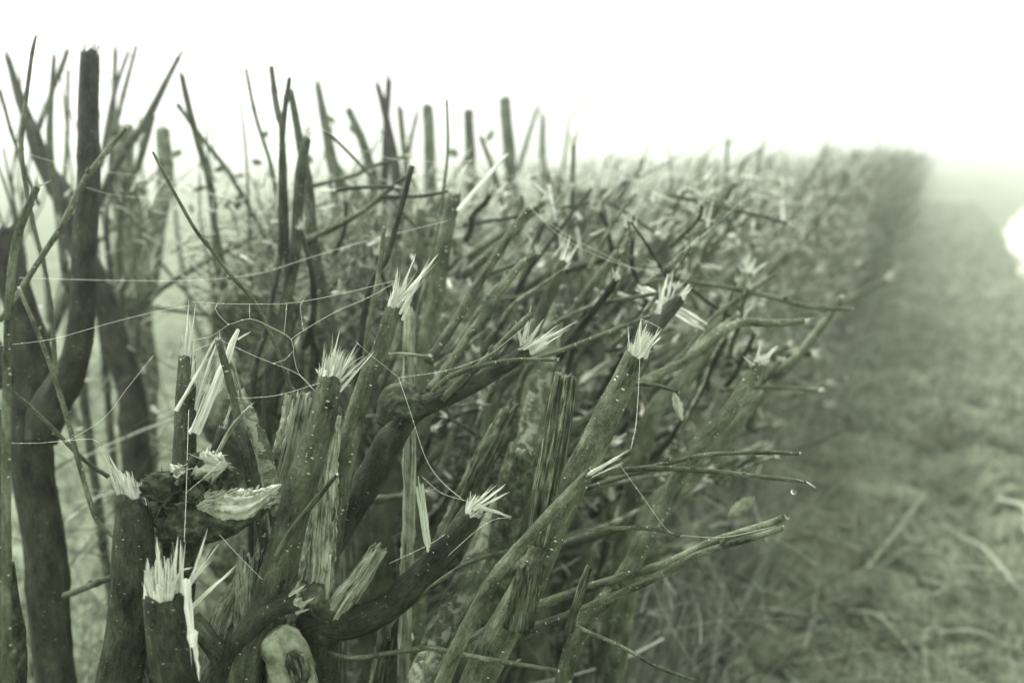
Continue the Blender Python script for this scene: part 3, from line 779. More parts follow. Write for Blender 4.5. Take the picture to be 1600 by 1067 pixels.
# --- centre top
root = S('hollow mottled bole with a rounded shoulder behind the web', [(420, 900, 120), (415, 760, 120), (412, 640, 125), (405, 560, 130), (400, 500, 112), (400, 462, 70)], 1.42, 1.45, ext=True, name='hedge_tree', pname='bole', mat='burl', tip='rag', L=14, n=40, rough=0.3, wf=0.2)
CT = [
 ('dark rod behind the web with an offset top joint', [(418, 510, 9), (428, 450, 9), (437, 397, 9), (440, 296, 9), (442, 195, 9), (452, 123, 7)], 1.2, 1.25, 'bark_dark', 'cut', 0),
 ('blurred rod leaning into the offset dark rod', [(441, 220, 10), (440, 195, 10), (432, 165, 10), (424, 106, 8)], 1.3, 1.35, 'bark_dark', 'cut', 0),
 ('stem with shaggy white head left of the bulging trunk', [(440, 520, 18), (451, 451, 18), (461, 397, 17), (467, 296, 17), (472, 250, 16), (479, 217, 14)], 1.2, 1.25, 'bark_dark', 'spl', 55),
 ('slightly curved stem rising behind the shaggy white head', [(528, 580, 26), (515, 519, 24), (498, 434, 22), (488, 370, 20), (481, 296, 17), (464, 195, 12), (454, 143, 10)], 1.32, 1.4, 'bark', 'spl', 18),
 ('swollen blurred trunk with a thin curved top', [(565, 480, 40), (560, 400, 42), (562, 345, 44), (550, 300, 30), (530, 275, 24), (518, 249, 18), (508, 195, 15), (497, 134, 11)], 1.9, 2.0, 'bark', 'cut', 0),
 ('blurred side stem leaving the swollen trunk', [(540, 450, 14), (530, 380, 14), (524, 320, 14), (518, 280, 13)], 1.85, 1.9, 'bark', 'cut', 0),
 ('blurred stem with bent tufted top right of the swollen trunk', [(592, 420, 22), (588, 340, 20), (582, 276, 17), (566, 222, 15), (545, 172, 12)], 2.1, 2.2, 'bark', 'spl', 12),
 ('blurred pointed stem, left one of the tall pair at top centre', [(626, 400, 18), (619, 283, 18), (614, 240, 15), (602, 178, 12), (590, 134, 9)], 2.0, 2.1, 'bark_dark', 'cut', 0),
 ('blurred blunt stem, right one of the tall pair at top centre', [(598, 380, 16), (600, 290, 15), (604, 195, 11), (607, 126, 10)], 2.15, 2.2, 'bark_dark', 'cut', 0),
 ('short blurred stem right of the tall pair', [(640, 330, 12), (633, 249, 10), (625, 172, 10)], 2.1, 2.2, 'bark', 'cut', 0),
 ('blurred thin stem slanting right at the top centre', [(628, 300, 8), (640, 230, 7), (652, 178, 6)], 2.3, 2.3, 'bark', 'cut', 0),
 ('blurred stout upright post shape with ragged top', [(673, 420, 22), (672, 316, 20), (671, 240, 18), (669, 168, 17)], 2.3, 2.4, 'bark', 'spl', 12),
 ('slim dark rod leaning right below the stout post shape', [(606, 400, 9), (614, 372, 9), (633, 303, 9), (644, 260, 8)], 1.12, 1.12, 'bark_dark', 'cut', 0),
 ('very thin long rod left of the shaggy tall stem', [(672, 410, 6), (678, 385, 6), (693, 296, 5), (700, 229, 5), (698, 156, 4)], 1.2, 1.3, 'twig', 'none', 0),
 ('blurred stem with knobbly head upper centre right', [(742, 400, 20), (738, 320, 18), (734, 249, 17), (733, 176, 15)], 2.4, 2.5, 'bark', 'spl', 12),
 ('blurred thick stem topped square, left of the hazy rods', [(808, 420, 24), (803, 340, 22), (796, 250, 20), (789, 156, 18)], 2.5, 2.6, 'bark', 'cut', 0),
 ('hazy dark stem leaning left from the pronged stem', [(800, 380, 11), (785, 320, 10), (768, 260, 9), (752, 215, 8)], 1.9, 2.0, 'bark', 'cut', 0),
 ('thin pale wand arching at far upper centre', [(885, 225, 5), (890, 190, 4), (910, 150, 4), (915, 105, 3)], 2.8, 2.9, 'twig', 'none', 0),
 ('blurred rod slanting right in the hazy upper middle', [(812, 260, 9), (825, 215, 8), (840, 170, 7)], 3.0, 3.1, 'bark', 'cut', 0),
 ('faint upright rod in the hazy upper middle', [(852, 320, 13), (848, 250, 11), (848, 185, 9)], 3.2, 3.3, 'bark', 'cut', 0),
 ('two tone upright rod among curled torn strips', [(957, 420, 12), (956, 360, 12), (955, 305, 11)], 1.9, 1.9, 'dead', 'cut', 0),
 ('thin slanting wand with hooked tip left of the bole', [(440, 360, 7), (425, 265, 6), (400, 182, 6), (384, 108, 5)], 1.5, 1.55, 'twig', 'none', 0),
 ('thin crooked twig crossing above the bole', [(600, 300, 4), (560, 255, 5), (520, 215, 5), (505, 203, 4)], 1.4, 1.4, 'twig', 'none', 0),
]
for lb, pt, a_, b_, mt, tp, LL in CT:
    if pt[0][2] < 8.5:
        ux, uy = pt[0][0] - pt[1][0], pt[0][1] - pt[1][1]; un = math.hypot(ux, uy)
        pt = [(pt[0][0] + ux / un * 130, pt[0][1] + uy / un * 130, pt[0][2] * 1.1)] + pt
    S(lb, pt, a_, b_, name='hedge_plant' if pt[0][2] > 9 else 'hedge_twig', mat=mt, tip=tp, ext=pt[0][2] >= 8.9, **({'L': LL, 'n': 40, 'spread': 0.2} if tp == 'spl' else {}))

for lb, pt, a_, LL, bs in [
 ('bundle of torn strips bending right, nearest of the curled strip heads', [(960, 520, 20), (990, 450, 22), (1010, 400, 22), (1030, 372, 20)], 1.9, 80, (0.55, 0.05)),
 ('bundle of pale torn strips pointing right beneath the hazy tops', [(1040, 520, 18), (1075, 440, 20), (1100, 392, 18)], 2.1, 85, (0.6, 0.0)),
 ('shaggy bleached head among the blurred tops, upper centre right', [(900, 480, 22), (930, 380, 24), (945, 300, 22)], 2.2, 50, (0.1, -0.1)),
 ('broad blurred bleached head left of the shaggy one', [(880, 470, 26), (900, 360, 28), (912, 300, 26)], 2.3, 40, (0.0, -0.1)),
 ('pale torn head resting low between the curled strip heads', [(1010, 470, 20), (1030, 420, 22), (1046, 360, 20)], 2.0, 40, (0.35, -0.1)),
]:
    S(lb, pt, a_, a_ + 0.03, ext=True, mat='bark', tip='spl', L=LL, n=46, spread=0.45, bias=bs, wf=0.16)
# --- burl: rotten torn stump between the left crown and the white fan
mbu = MB()
bc = P(300, 775, 0.88)
root = empty('rotten_stump', down(np.array([P(275, 830, 0.89), P(290, 790, 0.89)]), np.array([0.02, 0.02]))[0][0])
tag(root, 'rotten hollow stump with a gnarled black head and pale torn tongue', 'stump')
o, r = to3([(280, 868, 50), (282, 830, 72), (278, 790, 80), (284, 760, 62), (292, 745, 30)], 0.90, 0.90)
o, r = down(o, r)
tube(mbu, o, r, 36, 0.004, 'groove', 0.34, seed=5)
mbu.build('stump', M['burl'], root)
mbu = MB()
o, r = to3([(262, 818, 58), (300, 812, 70), (345, 806, 60), (392, 796, 34), (424, 776, 12)], 0.885, 0.865)
tube(mbu, o, r, 30, 0.003, 'bark', 0.2, seed=8)
mbu.build('limb', M['burl'], root)
mbu = MB()
o, r = to3([(308, 790, 12), (330, 783, 36), (355, 784, 46), (385, 789, 42), (408, 781, 28), (428, 767, 16), (440, 757, 4)], 0.862, 0.855)
tube(mbu, o, r, 28, 0.0025, 'groove', 0.28, seed=9)
for k in range(260):
    x_ = R.uniform(316, 428)
    p0 = P(x_, 782 + R.uniform(-14, 20) - (x_ - 322) * 0.06, 0.852 + R.uniform(-.002, .004))
    blade(mbu, p0, p0 + RM @ np.array([R.uniform(0.002, 0.009), R.uniform(-0.001, 0.005), R.uniform(0, 0.003)]), 0.0016, 0.0003, 0.5)
blade(mbu, P(405, 790, 0.855), P(440, 757, 0.85), 0.009, 0.002, 0.4)
mbu.build('torn_tongue', M['torn_old'], root)
for k, (cx, cy, rr_, mt) in enumerate([(335, 725, 24, 'torn_old'), (312, 735, 20, 'burl'), (300, 762, 24, 'burl'), (262, 762, 26, 'burl'), (345, 750, 18, 'burl'), (318, 768, 16, 'burl'), (248, 785, 20, 'burl'), (350, 765, 16, 'burl'), (285, 745, 16, 'torn_old'), (322, 715, 12, 'torn_old')]):
    mbu = MB()
    q0 = P(cx, cy, 0.868)
    rad_ = rr_ / FPX * 0.87
    dd = np.array([R.gauss(0, 1), R.gauss(0, 1), R.gauss(0, 1)]); dd /= np.linalg.norm(dd)
    ln = [-1, -0.85, -0.5, 0, 0.5, 0.85, 1]
    tube(mbu, [q0 + dd * rad_ * t_ for t_ in ln], [rad_ * max(0.1, math.sqrt(max(0, 1 - t_ * t_))) for t_ in ln], 22, rad_ * 0.12, 'groove', 0.42, seed=k + 20)
    for _ in range(14):
        a0 = q0 + rad_ * 0.7 * np.array([R.gauss(0, .6), R.gauss(0, .6), R.gauss(0, .6)])
        blade(mbu, a0, a0 + rad_ * 0.7 * np.array([R.gauss(0, 1), R.gauss(0, 1), R.gauss(0.3, 1)]), rad_ * 0.22, rad_ * 0.05, 0.5)
    mbu.build('gnarl', M[mt], root)
#MID
# ------------------------------------------------------------------ the hedge behind: one shrub after another
def lim(v, lo, hi): return max(lo, min(hi, v))


def grow(rs, p, d, L, curve, n=5, up=0.3):
    """a crooked shoot from p heading d; bends towards the light"""
    pts = [np.array(p, float)]; d = np.array(d, float); d /= np.linalg.norm(d)
    for i in range(n):
        d = d + np.array([rs.gauss(0, curve), rs.gauss(0, curve), rs.gauss(0, curve) + up / n])
        d /= np.linalg.norm(d)
        pts.append(pts[-1] + d * L / n)
    return np.array(pts)


def clip(pts, zt, xt):
    for i in range(1, len(pts)):
        if pts[i][2] > zt or pts[i][0] > xt:
            a = pts[i - 1]; b_ = pts[i]
            f = 1.0
            if b_[2] > zt and b_[2] > a[2]: f = min(f, (zt - a[2]) / (b_[2] - a[2]))
            if b_[0] > xt and b_[0] > a[0]: f = min(f, (xt - a[0]) / (b_[0] - a[0]))
            f = lim(f, 0.15, 1)
            return np.vstack([pts[:i], a + (b_ - a) * f])
    return pts


def depth_px(p):
    v = RM.T @ (np.asarray(p) - np.array([0, 0, CAMZ]))
    d = -v[2]
    return d, 800 + v[0] / d * FPX, 533.5 - v[1] / d * FPX


def clear(pts):
    for p_ in pts:
        d_, px, py = depth_px(p_)
        if d_ < 1.3 or (d_ < 1.9 and px > 1120 and py > 780) or (px < 420 and d_ < 2.0 and p_[2] > 0.25): return False
    return True


def shrub(x, y, rs, near=True, into=None, nst=10):
    g = float(ground_h(x, y))
    root = None
    if into is None:
        root = empty('hedge_shrub', (x, y, g))
    anchors = []
    for k in range(rs.randint(2, 3)):
        lean = np.array([rs.gauss(0.16, 0.2), rs.gauss(0, 0.15), 1.0])
        H = rs.uniform(0.6, 0.95)
        pts = grow(rs, (x + rs.gauss(0, 0.04), y + rs.gauss(0, 0.04), g - 0.03), lean, H, 0.07, 6)
        if near:
            for _ in range(12):
                if clear(pts) and pts[:, 0].max() < -0.48: break
                lean = np.array([rs.gauss(0.3, 0.2), rs.gauss(0.1, 0.15), 1.0])
                pts = grow(rs, (x + rs.gauss(0, 0.04), y + 0.05, g - 0.03), lean, H, 0.05, 6)
            else: continue
        r0 = rs.uniform(0.010, 0.022)
        rad = np.linspace(r0 * 1.3, r0 * 0.85, len(pts)); rad[-1] *= 1.2; rad[-2] *= 1.15
        mb = MB() if into is None else into
        tube(mb, pts, rad, 9 if near else 5, 0.03 if near else 0.12, 'bark', 0.14, 0.1, seed=rs.randrange(1 << 30))
        if into is None: mb.build('trunk', M[rs.choice(['far_bark', 'bark_dark', 'bark_pale'])], root)
        for q in (6, 6, 6, 5, 5, 4, 3, 2): anchors.append((pts[q], r0))
    if not anchors: nst = 0
    for k in range(nst):
        a, r0 = rs.choice(anchors)
        ang = rs.gauss(0.2, 0.85)
        outw = np.array([math.cos(ang), math.sin(ang), 0])
        dd = outw * rs.uniform(0.15, 1.2) + np.array([0.1, 0, rs.uniform(0.15, 1.2)])
        r = lim(rs.lognormvariate(-5.25, 0.45), 0.002, 0.012)
        pts = grow(rs, a, dd, rs.uniform(0.22, 0.6), 0.09, 6, 0.2)
        pts = clip(pts, 1.25 + lim(rs.gauss(-0.025, 0.045), -0.16, 0.09) + (0.03 if r > 0.006 else 0) - (0.07 if r > 0.009 else 0), lim(rs.gauss(-0.34, 0.09) if rs.random() < 0.85 else rs.uniform(-0.2, -0.02), -0.5, 0.0))
        if near:
            if not clear(pts): continue
        mb = MB() if into is None else into
        L_ = sum(np.linalg.norm(pts[i + 1] - pts[i]) for i in range(len(pts) - 1))
        if L_ < 0.05: continue
        tube(mb, pts, np.linspace(r, r * 0.72, len(pts)), 7 if near else 4, 0.02 if near else 0.08, 'bark', 0.10, 0.06 if near else 0, seed=rs.randrange(1 << 30))
        for _q in range(rs.choice((0, 1, 2)) if near else 0):
            i_ = rs.randint(1, max(1, len(pts) - 2)); dv = pts[i_] - pts[i_ - 1]; dv /= np.linalg.norm(dv)
            sp = grow(rs, pts[i_], dv + np.array([rs.gauss(0.3, .5), rs.gauss(0, .5), rs.gauss(0.1, .4)]), rs.uniform(0.05, 0.2), 0.14, 4, 0.2)
            sp = clip(sp, 1.34, -0.16)
            if clear(sp): tube(mb, sp, np.linspace(r * 0.5, r * 0.3, len(sp)), 5, 0.03, 'bark', 0.08, 0.05, seed=1)
        br = None
        if into is None:
            br = mb.build('branch', M[rs.choice(['far_bark', 'twig', 'bark_dark', 'twig', 'bark', 'bark_pale'])], root)
            mb = MB()
        tv = pts[-1] - pts[-2]; tv /= np.linalg.norm(tv)
        tgt = mb if into is None else TIPS
        nn = (16 if r > 0.004 else 6) if near else 5
        splinters(tgt, pts[-1], tv, r * 0.75, rs.uniform(4, 9) * r + 0.018, nn, 0.6, (rs.gauss(0, .15), rs.gauss(0, .15), 0), rs, 0.3 if near else 0.6)
        if rs.random() < 0.25:
            ddv = tv + np.array([rs.gauss(0.2, 0.3), rs.gauss(0, 0.3), rs.gauss(0, 0.2)])
            blade(tgt, pts[-1] - tv * 0.01, pts[-1] + ddv * rs.uniform(0.02, 0.07), r * 0.9, r * 0.2, 0.4, 0.2, 5, rs)
        if into is None: mb.build('splintered_tip', M[rs.choice(['fresh', 'fresh', 'torn_old'])], br, smooth=False)
    return root


rs = random.Random(21)
yy = 1.30
near_n = 0
while yy < 6.0:
    for cx in (-0.62, -0.95, -1.3):
        x = cx + rs.gauss(0, 0.09); y = yy + rs.gauss(0, 0.1)
        if cx < -1.2 and yy < 1.8: continue
        ro = shrub(x, y, rs, True, None, 20 if cx > -1.2 else 12)
        near_n += 1
        if not ro.children:
            bpy.data.objects.remove(ro); continue
        band = 'softly blurred cut shrub in the thick of the hedge behind the front stems' if yy < 3 else 'very blurred cut shrub in the receding middle of the hedge'
        tag(ro, band, 'shrub', 'cut shrubs behind the front stems' if yy < 3 else 'cut shrubs in the receding hedge')
    yy += 0.27 if yy < 3 else 0.36

# far shrubs: six moulds of one mesh each, copied down the row
moulds = []
for k in range(7):
    mb = MB(); TIPS = MB()
    for cx in (-0.6, -0.9, -1.25):
        shrub(cx + rs.gauss(0, 0.08), rs.gauss(0, 0.12), rs, False, mb, 26)
    for q in range(260):
        px_ = rs.uniform(-1.5, -0.4); py_ = rs.gauss(0, 0.25)
        pp = grow(rs, (px_, py_, rs.uniform(0.0, 0.9)), (rs.gauss(0.25, 0.5), rs.gauss(0, 0.5), 1), rs.uniform(0.2, 0.5), 0.12, 3)
        pp = clip(pp, 1.20 + rs.gauss(0.0, 0.10), rs.gauss(-0.38, 0.13) if rs.random() < 0.8 else rs.uniform(-0.3, -0.02))
        tube(mb, pp, np.linspace(0.0028, 0.0016, len(pp)), 3, 0.2, 'bark', 0.02, 0, cap=False, seed=1)
    me = mb.mesh('hedge_shrub')
    me.materials.append(M['far_bark'])
    tm_ = TIPS.mesh('splintered_tips', smooth=False); tm_.materials.append(M['torn_old'])
    moulds.append((me, tm_))
yy = 6.1; k = 0
while yy < 85:
    me, tm_ = moulds[k % 7] if rs.random() < 0.5 else rs.choice(moulds)
    o = bpy.data.objects.new('hedge_shrub', me); COL.objects.link(o)
    x_off = rs.gauss(0, 0.09); sc_ = rs.uniform(0.92, 1.06) * (1 - 0.0045 * max(0, yy - 16)); x_off -= 0.012 * max(0, yy - 20) - abs(rs.gauss(0, 0.008)) * max(0, yy - 20)
    o.location = (x_off, yy, 0); o.scale = (1, 1, sc_)
    c_ = bpy.data.objects.new('splintered_tops', tm_); COL.objects.link(c_); c_.parent = o; c_['kind'] = 'stuff'
    tag(o, 'faint cut shrub fading into fog at the far end of the hedge', 'shrub', 'far shrubs fading into the fog')
    yy += 0.30 + yy * 0.012; k += 1

# uncountable fine stuff inside the hedge
mb = MB(); mg = MB()


def quick_tubes(mb, P0, D, L, W, bend, seed):
    """many thin three-sided stalks at once"""
    r_ = np.random.default_rng(seed); n = len(P0); S_ = 4
    D = D / np.linalg.norm(D, axis=1)[:, None]
    up = np.array([0.0, 0, 1])
    A1 = np.cross(D, r_.standard_normal((n, 3))); A1 /= np.linalg.norm(A1, axis=1)[:, None]
    B1 = np.cross(D, A1)
    V = np.zeros((n, S_ + 1, 3, 3)); A = np.zeros((n, S_ + 1, 3, 3))
    col = r_.random(n)
    for i in range(S_ + 1):
        t = i / S_
        c = P0 + D * (L * t)[:, None] + A1 * (bend * L * t * t)[:, None]
        wdt = W * (1 - 0.75 * t)
        for k in range(3):
            an = k * 2.0944
            V[:, i, k] = c + (A1 * math.cos(an) + B1 * math.sin(an)) * wdt[:, None]
            A[:, i, k] = np.stack([col, col, col], 1)
    b0 = (np.arange(n) * (S_ + 1) * 3)[:, None, None]
    ii = (np.arange(S_) * 3)[None, :, None]; kk = np.arange(3)[None, None]; k2 = (kk + 1) % 3
    q = np.stack([b0 + ii + kk, b0 + ii + k2, b0 + ii + 3 + k2, b0 + ii + 3 + kk], -1).reshape(-1, 4)
    mb.add(V.reshape(-1, 3), q, [], A.reshape(-1, 3))


n = 30000
yv = 1.05 + 7.5 * NP.random(n) ** 1.6
xv = NP.uniform(-1.45, -0.22, n)
zv = NP.random(n) ** 1.3 * 0.85
P0 = np.stack([xv, yv, zv], 1)
D = np.stack([NP.normal(0.4, 0.8, n), NP.normal(0.1, 0.8, n), NP.normal(0.25, 0.6, n)], 1)
L = NP.uniform(0.06, 0.34, n)
top = P0[:, 2] + L * D[:, 2] / np.linalg.norm(D, axis=1)
ok = (top < 1.20) & ((P0[:, 0] + L * D[:, 0]) < -0.27 + NP.normal(0, 0.05, n) - 0.16 * (1 - np.clip(top, 0, 1)))
dep = P0[:, 1] * math.cos(YAW) - P0[:, 0] * math.sin(YAW)
ok &= dep > 1.45
ok &= ~((P0[:, 0] < -1.0) & (P0[:, 1] < 1.9) & (NP.random(n) < 0.8))
quick_tubes(mb, P0[ok], D[ok], L[ok], NP.uniform(0.0006, 0.0024, ok.sum()), NP.normal(0, 0.35, ok.sum()), 3)
tag(mb.build('twig_tangle', M['stalk']), 'tangle of fine dead twigs filling the hedge', 'twigs', kind='stuff')
mb = MB()
n = 9000
yv = 0.9 + 8.5 * NP.random(n) ** 1.5
xv = NP.uniform(-1.6, -0.36, n)
P0 = np.stack([xv, yv, ground_h(xv, yv) - 0.01], 1)
D = np.stack([NP.normal(0.1, 0.45, n), NP.normal(0, 0.45, n), np.ones(n)], 1)
Hh = NP.uniform(0.12, 0.6, n) * np.where(xv > -0.35, 0.55, 1.0)
quick_tubes(mb, P0, D, Hh, NP.uniform(0.0008, 0.0024, n), NP.normal(0.1, 0.3, n), 4)
tag(mb.build('dry_grass', M['stalk']), 'dry grass stalks standing at the hedge foot', 'grass', kind='stuff')

# pale chips and shreds thrown over the hedge top by the flail
mb = MB(); n = 5200
yv = 1.25 + 6.5 * NP.random(n) ** 1.3
P0 = np.stack([NP.uniform(-1.35, -0.30, n), yv, 1.2 - 0.5 * NP.random(n) ** 1.6], 1)
dep = P0[:, 1] * math.cos(YAW) - P0[:, 0] * math.sin(YAW)
P0 = P0[dep > 1.45]; n = len(P0)
quick_tubes(mb, P0, NP.normal(0, 1, (n, 3)) + np.array([0.5, 0, 0.2]), NP.uniform(0.010, 0.060, n), NP.uniform(0.0010, 0.0040, n), NP.normal(0, 0.3, n), 12)
tag(mb.build('wood_chips', M['fresh']), 'pale wood shreds caught all over the cut hedge', 'wood chips', kind='stuff')
mb = MB(); n = 5200
xv = NP.uniform(-0.55, 0.95, n); yv = 1.75 + 7.0 * NP.random(n) ** 1.5
P0 = np.stack([xv, yv, ground_h(xv, yv) + NP.uniform(0.01, 0.05, n)], 1)
D = np.stack([NP.normal(0, 1, n), NP.normal(0, 1, n), NP.normal(0.05, 0.22, n)], 1)
quick_tubes(mb, P0, D, NP.uniform(0.03, 0.16, n), NP.uniform(0.0007, 0.0018, n), NP.normal(0, 0.25, n), 13)
tag(mb.build('straw', M['stalk']), 'thin straw and hedge trimmings matted into the verge', 'straw', kind='stuff')

# turf blades beside the hedge and thin cover in the field behind
def turf(x0, x1, y0, y1, n, hlo, hhi, wlo, whi, seed, pw=1.0):
    r_ = np.random.default_rng(seed)
    x = r_.uniform(x0, x1, n); y = y0 + (y1 - y0) * r_.random(n) ** pw
    cl = ghash(x * 7.3 + y * 2, y * 6.1 - x * 3, 5.0) * 0.5 + 0.5 * ghash(x * 15, y * 14, 1.0)
    cl2 = ghash(x * 23 + y * 9, y * 21 - x * 8, 3.0); cl = cl * 0.6 + 0.6 * cl2
    keep = r_.random(n) < 0.45 + 0.55 * cl
    x = x[keep]; y = y[keep]; cl = cl[keep]; n = len(x)
    z = ground_h(x, y)
    az = r_.uniform(0, 6.283, n); Ln = r_.uniform(hlo, hhi, n) * (1 + 0.35 * cl); ln = r_.uniform(0.3, 1.25, n)
    dx = np.cos(az); dy = np.sin(az)
    wd = r_.uniform(wlo, whi, n) / 2
    V = np.zeros((n, 8, 3)); A = np.zeros((n, 8, 3)); col = lim_a(r_.normal(0.45, 0.25, n) + 0.15 * cl)
    tw = r_.normal(0, 0.4, n)
    sx = -np.sin(az + tw); sy = np.cos(az + tw)
    for i in range(4):
        t = i / 3
        a_ = ln * t * 1.1
        hx = Ln * t * np.sin(a_); hz = Ln * t * np.cos(a_)
        ww = wd * (1 - t) ** 0.6 if i < 3 else wd * 0.08
        for k, sg in enumerate((-1, 1)):
            V[:, i * 2 + k] = np.stack([x + dx * hx + sx * ww * sg, y + dy * hx + sy * ww * sg, z + hz - 0.004], 1)
        A[:, i * 2] = A[:, i * 2 + 1] = np.stack([col] * 3, 1)
    b0 = (np.arange(n) * 8)[:, None]; ii = (np.arange(3) * 2)[None]
    q = np.stack([b0 + ii, b0 + ii + 1, b0 + ii + 3, b0 + ii + 2], -1).reshape(-1, 4)
    return V.reshape(-1, 3), q, A.reshape(-1, 3)


def lim_a(v): return np.clip(v, 0, 1)


mb = MB()
for a in (( -0.5, 1.1, 1.7, 5.0, 26000, 0.03, 0.085, 0.003, 0.006, 51, 1.2), (-0.5, 1.0, 4.5, 26.0, 42000, 0.04, 0.09, 0.005, 0.012, 52, 2.2),
          (-4.5, -1.2, 0.9, 7.0, 22000, 0.05, 0.12, 0.004, 0.009, 53, 1.0)):
    v_, q_, a_ = turf(*a)
    mb.add(v_, q_, [], a_)
tag(mb.build('grass', M['grass']), 'short wet winter grass on the verge', 'grass', kind='stuff')

# cuttings lying on the verge
rs = random.Random(5)
TR = [((1150, 1000), (1245, 830), 0), ((1560, 790), (1600, 850), 1), ((1440, 790), (1350, 930), 0), ((1545, 915), (1445, 960), 0), ((1465, 860), (1370, 925), 0),
      ((1320, 980), (1420, 1040), 0), ((1470, 1000), (1445, 1067), 0), ((1285, 950), (1268, 1010), 0), ((1225, 880), (1305, 895), 0), ((1500, 820), (1590, 900), 1)]


def on_ground(px, py):
    v = RM @ np.array([(px - 800) / FPX, -(py - 533.5) / FPX, -1.0])
    t = -CAMZ / v[2]
    return v[0] * t, v[1] * t


def clipping(xa, ya, xb, yb, r, pale, label, group, hop=0.03):
    za = float(ground_h(xa, ya)) + r + 0.012; zb = float(ground_h(xb, yb)) + r + 0.012
    m_ = [(xa + xb) / 2 + rs.gauss(0, 0.015), (ya + yb) / 2 + rs.gauss(0, 0.015), (za + zb) / 2 + hop]
    root = empty('hedge_clipping', (xa, ya, za - r))
    mb = MB(); pts = np.array([(xa, ya, za), m_, (xb, yb, zb + hop * 0.4)])
    tube(mb, pts, [r, r * 0.95, r * 0.8], 8, 0.02, 'bark', 0.1, 0.06, seed=rs.randrange(1 << 30))
    mb.build('stick', M['torn_old' if pale else 'bark_pale'], root)
    mb = MB(); tv = pts[2] - pts[1]
    splinters(mb, pts[2], tv, r * 0.7, r * 5, 8, 0.4, (0, 0, 0), rs, 0.4)
    mb.build('torn_end', M['fresh' if pale else 'torn_old'], root, smooth=False)
    tag(root, label, 'stick', group)


for (a, b_, pale) in TR:
    xa, ya = on_ground(*a); xb, yb = on_ground(*b_)
    clipping(xa, ya, xb, yb, rs.uniform(0.006, 0.010), pale, 'blurred long pale cutting lying on the verge grass at lower right', 'long cuttings on the verge', 0.04)
for k in range(260):
    y = 1.8 + 5.5 * rs.random() ** 1.3; x = rs.gauss(-0.08, 0.30)
    an = rs.uniform(0, 6.28); l = rs.uniform(0.06, 0.28)
    clipping(x, y, x + math.cos(an) * l, y + math.sin(an) * l, rs.uniform(0.002, 0.0045), rs.random() < 0.25,
             'short blurred hedge cutting scattered on grass by the hedge foot', 'short cuttings scattered by the hedge foot', rs.uniform(0, 0.03))

# dead leaves
def leaf(p, d, L, W, label, group=None, mat='leaf', curl=0.5):
    d = np.array(d, float); d /= np.linalg.norm(d)
    a = np.cross(d, np.array([rs.gauss(0, 1), rs.gauss(0, 1), rs.gauss(0, 1)])); a /= np.linalg.norm(a); b_ = np.cross(d, a)
    V = []; n_ = 9; m_ = 5
    for i in range(n_ + 1):
        t = i / n_
        wv = W * math.sin(math.pi * min(1, t * 0.97 + 0.015)) ** 0.8 * (1 + 0.15 * (-1) ** i)
        c = np.array(p) + d * L * t + b_ * curl * L * t * t * 0.6
        for k in range(m_):
            u = k / (m_ - 1) * 2 - 1
            V.append(c + a * u * wv / 2 + b_ * (u * u * curl * wv * 0.6 + rs.gauss(0, 0.02) * W))
    F_ = []
    for i in range(n_):
        for k in range(m_ - 1):
            q0 = i * m_ + k; F_.append((q0, q0 + 1, q0 + m_ + 1, q0 + m_))
    off = len(V); V = V + [v + b_ * 0.0005 for v in V]
    F2 = [(c_ + off, b2 + off, b1 + off, a_ + off) for (a_, b1, b2, c_) in [(f[0], f[1], f[2], f[3]) for f in F_]]
    mb = MB(); mb.add(V, F_ + F2, [], V)
    o = mb.build('dead_leaf', M[mat], origin=tuple(p))
    o.data.transform(Matrix.Translation([0, 0, 0]))
    tag(o, label, 'leaf', group)
    return o


DR = lambda x, y, z=0: RM @ np.array([x, -y, z], float)
leaf(P(1052, 612, 1.0), DR(0.15, 1, 0.1), 0.030, 0.010, 'shrivelled leaf hanging from the short twig right of the dead column', mat='torn_old')
leaf(P(1075, 780, 1.25), DR(1, -0.4), 0.026, 0.012, 'small pale blurred leaf under the level twigs at right', mat='leaf', curl=0.2)
leaf(P(1138, 806, 1.25), DR(1, -0.75), 0.042, 0.016, 'larger pale blurred leaf between the level twigs and the paired shoots', mat='leaf', curl=0.25)
leaf(P(610, 985, 1.2), DR(1, 0.3), 0.03, 0.022, 'small pale leaf low in the dark gap right of the hub', mat='torn_old', curl=0.3)
for (x_, y_, d_, l_) in [(340, 285, 1.8, .03), (352, 262, 1.8, .025), (392, 250, 1.9, .03), (368, 318, 1.8, .03), (296, 318, 1.9, .025), (240, 320, 1.9, .03), (418, 262, 1.8, .03), (480, 240, 2.0, .03), (560, 205, 2.2, .03), (590, 200, 2.3, .03), (640, 210, 2.3, .03), (375, 300, 1.75, .05), (300, 300, 1.9, .045), (285, 235, 2.0, .035), (232, 300, 1.9, .05), (410, 430, 1.8, .04), (545, 195, 2.2, .05), (510, 180, 2.2, .04), (420, 205, 2.0, .03), (700, 235, 2.4, .05), (770, 200, 2.5, .05), (385, 395, 1.9, .04), (365, 275, 1.9, .04)]:
    leaf(P(x_, y_, d_), DR(rs.uniform(-1, 1), rs.uniform(-0.3, 1), rs.uniform(-.5, .5)), l_ * 0.75, l_ * 0.45, 'withered leaf clinging to blurred stems against the pale sky', 'withered leaves against the sky')

